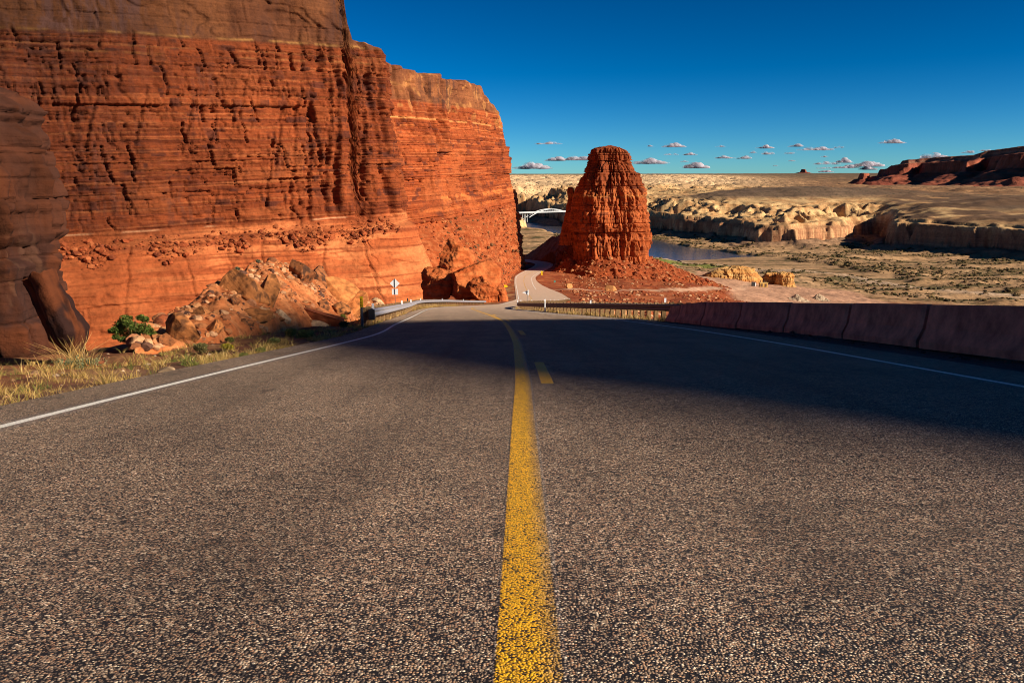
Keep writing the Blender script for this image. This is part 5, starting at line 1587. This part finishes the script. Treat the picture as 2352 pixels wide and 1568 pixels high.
# yellow object marker at the left rail end
x, y, zt0 = at(830, 681, 29.0); zb0 = zground(x, y)
om = tag(empty('object_marker', (x, y, zb0)), 'grey post with narrow yellow reflector panel before the left guardrail end', 'road marker')
h_ = zt0 - zb0
MB().prism([(-.045, -.2), (.045, -.2), (.03, h_ - .36), (-.03, h_ - .36)], -.02, .02).build('post', M_POST, om)
MB().box((0, -.026, h_ - .18), (.105, .012, .37), None, .002).build('panel', M_YSIGN, om)
for j_ in range(3):
    MB().tube([(.004, -.034, h_ - .08 - j_ * .10), (.004, -.042, h_ - .08 - j_ * .10)], .032, 12).build('reflector', M_ORANGE, om)
# delineators
x, y, zt0 = at(1252, 687, 60.0)
dl_ = tag(empty('delineator_post', (x, y, float(Zr(y)) - .05)), 'white slender delineator post in front of the right guardrail', 'road marker')
h_ = zt0 - (float(Zr(y)) - .05)
MB().box((0, 0, h_ / 2), (.075, .02, h_), None, .004).build('post', M_WTAB, dl_)
MB().box((0, -.015, h_ - .1), (.10, .01, .16)).build('reflector', M_WTAB, dl_)
x, y, zt0 = at(1528, 684, 42.0); zb0 = zground(x, y)
d2 = tag(empty('delineator_post', (x, y, zb0)), 'grey delineator post standing behind the last concrete barrier', 'road marker')
h_ = zt0 - zb0
MB().box((0, 0, h_ / 2 - .1), (.06, .03, h_ + .2), None, .004).build('post', M_POST, d2)
MB().box((0, -.02, h_ - .12), (.10, .012, .22)).build('reflector', M_SIGNBACK, d2)
x, y, zt0 = at(936, 684.5, 76.0); zb0 = zground(x, y)
d3 = tag(empty('delineator_post', (x, y, zb0)), 'dark thin post with a narrow top behind the left guardrail', 'road marker')
h_ = zt0 - zb0
MB().box((0, 0, h_ / 2 - .1), (.05, .03, h_ + .2), None, .004).build('post', M_DARK, d3)
MB().box((0, -.02, h_ - .22), (.10, .012, .40)).build('panel', M_DARK, d3)

# ------------------------------------------------------------------ arch bridge
pl_ = Vector(at(1211, 499.5, 1450)); pr_ = Vector(at(1312, 499.5, 1520)); pr_.z = pl_.z
br = tag(empty('arch_bridge', pl_), 'white steel arch bridge spanning the canyon beyond the butte', 'bridge')
ax_ = (pr_ - pl_); span = ax_.length; axn = ax_.normalized(); side_ = Vector((-axn.y, axn.x, 0))
deckz = at(1230, 488.3, 1460)[2] - pl_.z; rise = at(1265, 480.2, 1485)[2] - pl_.z
for s_ in (-4.5, 4.5):
    pts = [axn * (span * t) + side_ * s_ + Vector((0, 0, rise * (1 - (2 * t - 1) ** 2))) for t in np.linspace(0, 1, 41)]
    MB().tube(pts, .62, 8).build('arch_rib', M_BRIDGE, br, True)
dk = MB()
a0 = axn * -30; a1 = axn * (span + 25)
ang = atan2(axn.y, axn.x)
dk.box((a0 + a1) / 2 + Vector((0, 0, deckz)), ((a1 - a0).length, 11, .7), Euler((0, 0, ang)).to_matrix())
dk.build('deck', M_BRIDGE, br)
for s_ in (-5.6, 5.6):
    MB().box((a0 + a1) / 2 + side_ * s_ + Vector((0, 0, deckz + 1.2)), ((a1 - a0).length, .25, .5), Euler((0, 0, ang)).to_matrix()).build('railing', M_BRIDGE, br)
for t in np.linspace(.04, .96, 24):
    za = rise * (1 - (2 * t - 1) ** 2)
    for s_ in (-4.5, 4.5):
        b_ = axn * (span * t) + side_ * s_
        MB().tube([b_ + Vector((0, 0, za)), b_ + Vector((0, 0, deckz))], .18 if za > deckz else .45, 6).build('hanger' if za > deckz else 'column', M_BRIDGE, br)
for t in np.linspace(-.17, 0.0, 6):
    b_ = axn * (span * t)
    MB().tube([b_ + Vector((0, 0, -8)), b_ + Vector((0, 0, deckz))], .5, 6).build('column', M_BRIDGE, br)

# ------------------------------------------------------------------ plants
def blades(mv, mf, mc_, base, n, h, spread, lean, width, cols, r):
    for _ in range(n):
        a = r.random() * 6.283; rad_ = spread * r.random() ** .7
        b = np.array([base[0] + cos(a) * rad_ * .6, base[1] + sin(a) * rad_ * .6, base[2] - .02])
        hh = h * (.45 + .65 * r.random()); ln = lean * (.3 + r.random()) * hh
        a2 = a + (r.random() - .5) * 1.6
        dx, dy = cos(a2) * ln, sin(a2) * ln
        w = width * (.6 + .8 * r.random()); wa = r.random() * 3.14; wx, wy = cos(wa) * w, sin(wa) * w
        k_ = len(mv)
        for t, ww in ((0, 1), (.5, .8), (1, .12)):
            x_, y_, z_ = b[0] + dx * t ** 1.8, b[1] + dy * t ** 1.8, b[2] + hh * (t - .22 * t * t * min(1, ln / hh))
            mv.append((x_ - wx * ww, y_ - wy * ww, z_)); mv.append((x_ + wx * ww, y_ + wy * ww, z_))
        mf += [(k_, k_ + 1, k_ + 3, k_ + 2), (k_ + 2, k_ + 3, k_ + 5, k_ + 4)]
        c_ = np.array(cols[r.integers(len(cols))]) * (.75 + .5 * r.random())
        mc_ += [c_ * .8, c_ * .8, c_, c_, c_ * 1.12, c_ * 1.12]


def mesh_pl(name, mv, mf, mc_, label, cat, group=None, kind=None, loc=None, parent=None):
    me = mesh_np(name, np.array(mv), np.array(mf), np.array(mc_), None, False)
    o = link(name, me, M_PLANT)
    if loc: o.location = loc
    if parent is not None: o.parent = parent
    return tag(o, label, cat, group, kind)


STRAW = [(.54, .35, .11), (.48, .29, .09), (.62, .44, .17), (.38, .23, .07), (.34, .23, .06), (.25, .21, .05)]
GREEN = [(.13, .16, .035), (.19, .20, .045), (.09, .12, .03), (.28, .26, .06)]
r = np.random.default_rng(61)
mv, mf, mc_ = [], [], []
N = 9000
y = 4.5 + 32 * r.random(N) ** 1.5; t = .10 + 4.4 * r.random(N) ** 1.3; x = PL(y) - t
dn = fbm(x / .8, y / 1.3, 0, 3, 63) * 1.7 + .13 - .09 * t + np.where((y < 15) & (t < 2.4), .22, 0) - .25 * sstep(14, 22, y) * sstep(1.5, 2.5, t)
ok = (dn > r.random(N) * .6) & ~((y > 17) & (t > 2.6))
x, y, t = x[ok][:1750], y[ok][:1750], t[ok][:1750]
gm = fbm(x / .9, y / 2.0, 5, 3, 65); zz = terrain(x, y)
for i in range(len(x)):
    blades(mv, mf, mc_, (x[i], y[i], zz[i]), int(8 + 8 * r.random()), .07 + .13 * r.random() ** 1.5 + (.12 if r.random() < .10 else 0), .08, .75, .0026 if y[i] < 12 else .0045, GREEN if gm[i] > .30 else STRAW, r)
mesh_pl('grass', mv, mf, mc_, 'dry straw-coloured grass lining the left shoulder', 'grass', None, 'stuff')
mv, mf, mc_ = [], [], []
x, y = [], []
for _ in range(420):
    u = 1 + 90 * r.random(); a_, b_ = fL(u); a_ += .2 + 1.6 * r.random() * min(1, u / 30) - (.5 if r.random() < .3 else 0)
    if a_ < float(PL(b_)) - .1: x.append(a_); y.append(b_)
x, y = np.array(x), np.array(y); zz = terrain(x, y)
for i in range(len(x)): blades(mv, mf, mc_, (x[i], y[i], zz[i]), 10, .24 + .25 * r.random(), .18, .6, .010, STRAW[:4] + [(.6, .38, .12)], r)
y = 36 + 54 * r.random(200) * .98; x = np.interp(y, [p[1] for p in RR], [p[0] for p in RR]) - .25 + .3 * r.random(200); zz = terrain(x, y)
for i in range(200): blades(mv, mf, mc_, (x[i], y[i], zz[i]), 9, .22 + .2 * r.random(), .14, .6, .012, STRAW[:4], r)
mesh_pl('grass', mv, mf, mc_, 'golden grass growing under both guardrails', 'grass', None, 'stuff')


def leaf_cloud(n, centre, rad, size, cols, r, hollow=.3, nl=9, lr0=.35, lr1=.35, sp=.62):
    v, f, c = [], [], []
    lobes = [(np.array([(r.random() - .5) * 1.2, (r.random() - .5) * 1.2, (r.random() - .35) * 1.1]), lr0 + lr1 * r.random()) for _ in range(nl)]
    for _ in range(n):
        lo, lr = lobes[r.integers(nl)]
        d_ = r.normal(size=3); d_ /= np.linalg.norm(d_)
        p_ = (lo * sp + d_ * lr * (hollow + (1 - hollow) * r.random() ** .5)) * np.array(rad) + np.array(centre)
        if p_[2] < .02: continue
        a = r.normal(size=3); a /= np.linalg.norm(a); b = np.cross(a, r.normal(size=3)); b /= np.linalg.norm(b)
        s = size * (.6 + .8 * r.random()); k_ = len(v)
        v += [p_ - a * s, p_ + b * s * .45, p_ + a * s, p_ - b * s * .45]; f.append((k_, k_ + 1, k_ + 2, k_ + 3))
        cc_ = np.array(cols[r.integers(len(cols))]) * (.7 + .6 * r.random()); c += [cc_] * 4
    return v, f, c


def shrub(name, px, py, w, h, label, cols, seed, n=1500, stems=True, pos=None, leaf=.02, cat='shrub', group='shrubs on the left verge', **kw):
    r = np.random.default_rng(seed)
    X, Y, Z = ghit(px, py) if pos is None else pos
    d = proj(X, Y, Z)[2]; W_, H_ = w * d / F, h * d / F
    root = tag(empty(name, (X, Y, Z - .02)), label, cat, group)
    v, f, c = leaf_cloud(n, (0, 0, H_ * .52), (W_ * .52, W_ * .45, H_ * .5), leaf * (1 + d / 60), cols, r, **kw)
    me = mesh_np('foliage', np.array(v), np.array(f), np.array(c), None, False); link('foliage', me, M_PLANT, root)
    st = MB()
    for _ in range(7 if stems else 4):
        a = r.random() * 6.28; q_ = .3 + .4 * r.random()
        st.tube([(0, 0, -.03), (cos(a) * W_ * .1, sin(a) * W_ * .1, H_ * .35), (cos(a) * W_ * .3 * q_, sin(a) * W_ * .3 * q_, H_ * .85)], [.012 * (1 + d / 50), .008 * (1 + d / 50), .003], 5)
    st.build('stem', M_WOOD, root)
    return root


shrub('bush', 284, 806, 122, 86, 'leafy green bush standing on the left verge', [(.07, .115, .018), (.10, .14, .022), (.05, .085, .016), (.15, .16, .03)], 71, 5600, leaf=.020, cat='bush', group=None, nl=26, lr0=.13, lr1=.16, sp=1.05, pos=vpos(284, 17.6))
for i, (zx, zy, w, h, cols, lab) in enumerate((
        (530, 965, 200, 115, [(.16, .14, .05), (.24, .19, .07), (.12, .12, .04)], 'rounded olive shrub above the grass near the mound foot'),
        (770, 940, 160, 80, [(.30, .24, .02), (.22, .20, .03), (.40, .30, .02)], 'yellow-green low shrub right of the rounded olive shrub'),
        (780, 870, 90, 70, [(.12, .15, .04), (.18, .2, .05)], 'small green shrub just behind the yellow-green one'),
        (1195, 890, 160, 80, [(.13, .16, .05), (.2, .21, .06), (.10, .12, .04)], 'low green shrub at the gravel edge below the mound'),
        (1345, 820, 150, 90, [(.20, .20, .05), (.28, .25, .06), (.13, .14, .04)], 'yellowish shrub left of the long red-brown boulder'),
        (1485, 830, 180, 90, [(.11, .15, .045), (.17, .2, .06), (.08, .1, .035)], 'green shrub in front of the long red-brown boulder'),
        (915, 1010, 110, 60, [(.16, .18, .05), (.24, .22, .06)], 'small tuft-like green shrub at the pavement edge'),
        (1085, 970, 110, 70, [(.16, .18, .05), (.26, .24, .06)], 'small round shrub by the notch in the gravel edge'),
        (1840, 730, 120, 70, [(.06, .06, .03), (.12, .11, .04)], 'dark scrubby bush in the shade near the marker post'))):
    px, py = z6(zx, zy)
    shrub('shrub', px, py, w / 4, h / 4, lab, cols, 80 + i, 1500, leaf=.014)
for i, (zx, zy, w, h, lab) in enumerate(((850, 205, 70, 45, 'grey-green shrub on the mound above the largest slab'), (1045, 135, 60, 30, 'tiny grey shrub on the skyline of the mound'), (1835, 655, 90, 60, 'bright green tuft right of the long red-brown boulder'))):
    px, py = z6(zx, zy)
    shrub('shrub', px, py, w / 4, h / 4, lab, [(.13, .14, .08), (.18, .18, .10), (.09, .1, .05)] if i < 2 else [(.14, .17, .03), (.24, .25, .05)], 95 + i, 500, pos=on_mound(px, py), leaf=.014, group='shrubs on the debris mound')
# tall dry clump
X, Y, Z = vpos(150, 12.6)
r = np.random.default_rng(99); mv, mf, mc_ = [], [], []
for _ in range(8):
    blades(mv, mf, mc_, ((r.random() - .5) * .5, (r.random() - .5) * .3, 0), 17, .56, .12, .75, .0045, STRAW[:4], r)
root = tag(empty('grass_clump', (X, Y, Z)), 'tall arching clump of dry yellow grass at the outcrop foot', 'grass clump')
mesh_pl('blade', mv, mf, mc_, None, None, parent=root)
v, f, c = leaf_cloud(700, (0, 0, .10), (.55, .35, .13), .02, [(.16, .19, .09), (.22, .23, .11)], r)
link('foliage', mesh_np('foliage', np.array(v), np.array(f), np.array(c), None, False), M_PLANT, root)

# scrub on the river flats
r = np.random.default_rng(101); pts, szs, cls = [], [], []
N = 110000
xx = 60 + 720 * r.random(N); yy = 520 + 760 * r.random(N)
st = fbm(xx / 120, yy / 16, 0, 5, 81, .6) + .25 * fbm(xx / 8, yy / 8, 0, 4, 73)
zz = terrain(xx, yy); fi = inside(xx, yy, FLAT); rdv, rpv = seg_dist(xx, yy, RIVER)
w_ = sstep(.10, .42, st) * .55 + .5 * np.exp(-((rdv - 70) / 22) ** 2) * sstep(.0, .3, fbm(xx / 40, yy / 20, 0, 3, 103)) + .02
thd, _ = seg_dist(xx, yy, [(262, 850), (300, 780), (350, 700), (430, 610), (560, 560)])
w_ = w_ + .8 * np.exp(-(thd / 26) ** 2) * sstep(-.2, .1, fbm(xx / 30, yy / 14, 2, 3, 104))
ok = (r.random(N) < w_) & (zz < -70) & (zz > -75.4) & (~fi) & (np.hypot(xx, yy) > 540)
xx, yy, zz = xx[ok][:13000], yy[ok][:13000], zz[ok][:13000]; n = len(xx)
o = scatter('scrub', np.stack([xx, yy, zz + .3], -1), .8 + 2.9 * r.random(n) ** 3, pick(r, [(.062, .056, .018), (.10, .078, .025), (.15, .105, .04), (.22, .145, .06), (.05, .04, .016), (.19, .115, .05)], n), 'dark green and straw scrub in streaks over the river flats', 13, 1, .55, cat='scrub')
o.data.materials[0] = M_PLANT

# ------------------------------------------------------------------ clouds
mcl = NT('cloud_vapour')
cc_ = mcl.coords(); nzc = mcl.noise(cc_, .006, 5, .6)
df = mcl.n('BsdfDiffuse'); df.inputs['Color'].default_value = (.66, .63, .68, 1)
tl_ = mcl.n('BsdfTranslucent'); tl_.inputs['Color'].default_value = (.70, .66, .76, 1)
tr_ = mcl.n('BsdfTransparent')
mx1 = mcl.n('MixShader'); mx1.inputs[0].default_value = .55
mcl.l(df.outputs[0], mx1.inputs[1]); mcl.l(tl_.outputs[0], mx1.inputs[2])
mx2 = mcl.n('MixShader')
mcl.l(mcl.math('MULTIPLY', mcl.sm(nzc, .36, .60), mcl.attr('dens', 'Fac')), mx2.inputs[0]); mcl.l(tr_.outputs[0], mx2.inputs[1]); mcl.l(mx1.outputs[0], mx2.inputs[2])
mcl.l(mx2.outputs[0], mcl.out.inputs['Surface'])


def c5(x, y, w, h): return ((1270 + x / 3.484) / 1.0884, (330 + y / 3.484) / 1.0884, w / 3.79, h / 3.79)
def c6(x, y, w, h): return ((1600 + x / 2.45) / 1.0884, (330 + y / 2.45) / 1.0884, w / 2.667, h / 2.667)


CL = [(c5(350, 90, 220, 36), .6, 'thin pinkish cloud streak highest above the gap left of the butte'), (c5(215, 290, 320, 66), 1, 'bright white flat cloud low beside the headland edge'),
      (c5(412, 228, 160, 50), .9, 'small puffy cloud left of the long one touching the butte'), (c5(615, 218, 240, 60), 1, 'long puffy cloud touching the left side of the butte top'),
      (c5(1240, 118, 70, 22), .4, 'faint wisp right of the butte, left of the domed pink cloud'), (c5(1445, 110, 190, 48), .8, 'domed pinkish cloud over the plateau right of the butte'),
      (c5(1415, 190, 130, 22), .5, 'thin dark streak below the domed pinkish cloud'), (c5(1585, 186, 110, 32), .7, 'small pink cloud right of the thin dark streak'),
      (c5(1215, 246, 310, 66), .9, 'wide grey cloud with bright left hump just right of the butte'), (c5(1535, 252, 70, 20), .5, 'tiny cloud above the white two-humped cloud'),
      (c5(1640, 284, 250, 66), 1, 'white two-humped cloud low over the pale plateau'), (c5(1300, 366, 240, 30), 1, 'white cloud bank peeping over the horizon right of the butte'),
      (c6(770, 82, 105, 40), .8, 'mauve cloud puff above the middle of the plateau'), (c6(955, 78, 85, 26), .6, 'small mauve cloud right of the mauve puff'),
      (c6(1075, 97, 210, 32), .7, 'long grey cloud streak left of centre over the far butte'), (c6(1220, 90, 65, 16), .4, 'faint wisp at the right tip of the long grey streak'),
      (c6(780, 126, 80, 26), .5, 'faint grey cloud under the mauve puff'), (c6(920, 125, 75, 18), .4, 'faint low wisp under the small mauve cloud'),
      (c6(690, 120, 45, 22), .4, 'faint speck of cloud left of the mauve puff'), (c6(520, 150, 110, 26), .6, 'grey flat cloud above the white two-humped cloud, to its right'),
      (c6(640, 152, 85, 26), .6, 'grey small cloud right of the grey flat one'), (c6(490, 85, 60, 14), .35, 'thin faint wisp high right of the domed pinkish cloud'),
      (c6(930, 172, 45, 16), .5, 'speck of cloud above the tiny distant butte'), (c6(1130, 148, 45, 13), .4, 'thin speck under the long grey streak'),
      (c6(1545, 52, 140, 38), .7, 'dusky cloud alone high at the right, above the mesa'), (c6(1250, 168, 95, 44), 1, 'bright white round cloud over the left shoulder of the mesa'),
      (c6(1140, 187, 150, 26), .6, 'grey cloud bar left of the bright round cloud'), (c6(1385, 182, 210, 62), .8, 'large grey cloud right of the bright round cloud'),
      (c6(1260, 208, 170, 28), 1, 'white cloud strip under the bright round cloud'), (c6(1400, 216, 110, 32), 1, 'white cloud lump under the large grey cloud'),
      (c6(1120, 216, 110, 18), .5, 'grey cloud strip just above the far butte and its ridge'), (c6(1135, 238, 90, 20), 1, 'low white cloud on the horizon left of the mesa'),
      (c6(1820, 142, 200, 48), 1, 'white cloud rising behind the long mesa'), (c6(2010, 118, 80, 22), .5, 'dim cloud above the long mesa'), (c6(2130, 110, 120, 18), .4, 'dim thin cloud streak above the right end of the mesa'),
      (c6(830, 203, 35, 13), .4, 'tiny low speck of cloud left of the far butte')]
for i, ((px, py, w, h), dens, lab) in enumerate(CL):
    r = np.random.default_rng(300 + i); d = 15000.0
    x, y, z = at(px, py + h * .45, d); k_ = d / F; W_, H_ = w * k_, h * k_ * .72
    V, Fc, Dn = [], [], []
    base, f = ICO[3]; nb = 26 if dens > .55 else 16; off = 0
    humps = [(r.random() * 1.2 - .6, .4 + .6 * r.random()) for _ in range(3)]
    for b in range(nb):
        t = (r.random() * 2 - 1)
        env = max(.12, max(hh * math.exp(-((t - hx_) / .42) ** 2) for hx_, hh in humps)) * (1 - abs(t) ** 3)
        s = (.10 + .20 * env * r.random() + .06) * W_ * .55
        s = min(s, H_ * .55)
        cz = H_ * env * r.random() * .75
        v = base * np.array([s * (1.3 + .9 * r.random()), s * 1.2, s * (.55 + .5 * env)])
        n_ = base / np.linalg.norm(base, axis=1)[:, None]
        v = v + n_ * (s * .26 * fbm(base[:, 0] * 2 + b, base[:, 1] * 2, base[:, 2] * 2 + i, 4, 305))[:, None]
        v = v + np.array([t * W_ * .46, (r.random() - .5) * W_ * .3, cz])
        v[:, 2] = np.where(v[:, 2] < 0, v[:, 2] * .22, v[:, 2])
        V.append(v); Fc.append(f + off); off += len(base)
        Dn.append(np.full(len(base), min(1, dens ** 1.3 * (.42 + .6 * r.random()) * (1 - .75 * t * t))))
    me = mesh_np('cloud', np.concatenate(V), np.concatenate(Fc), None, {'dens': np.concatenate(Dn)}, True)
    o = link('cloud', me, mcl.m); o.location = (x, y, z); tag(o, lab, 'cloud', 'small clouds over the plateau')
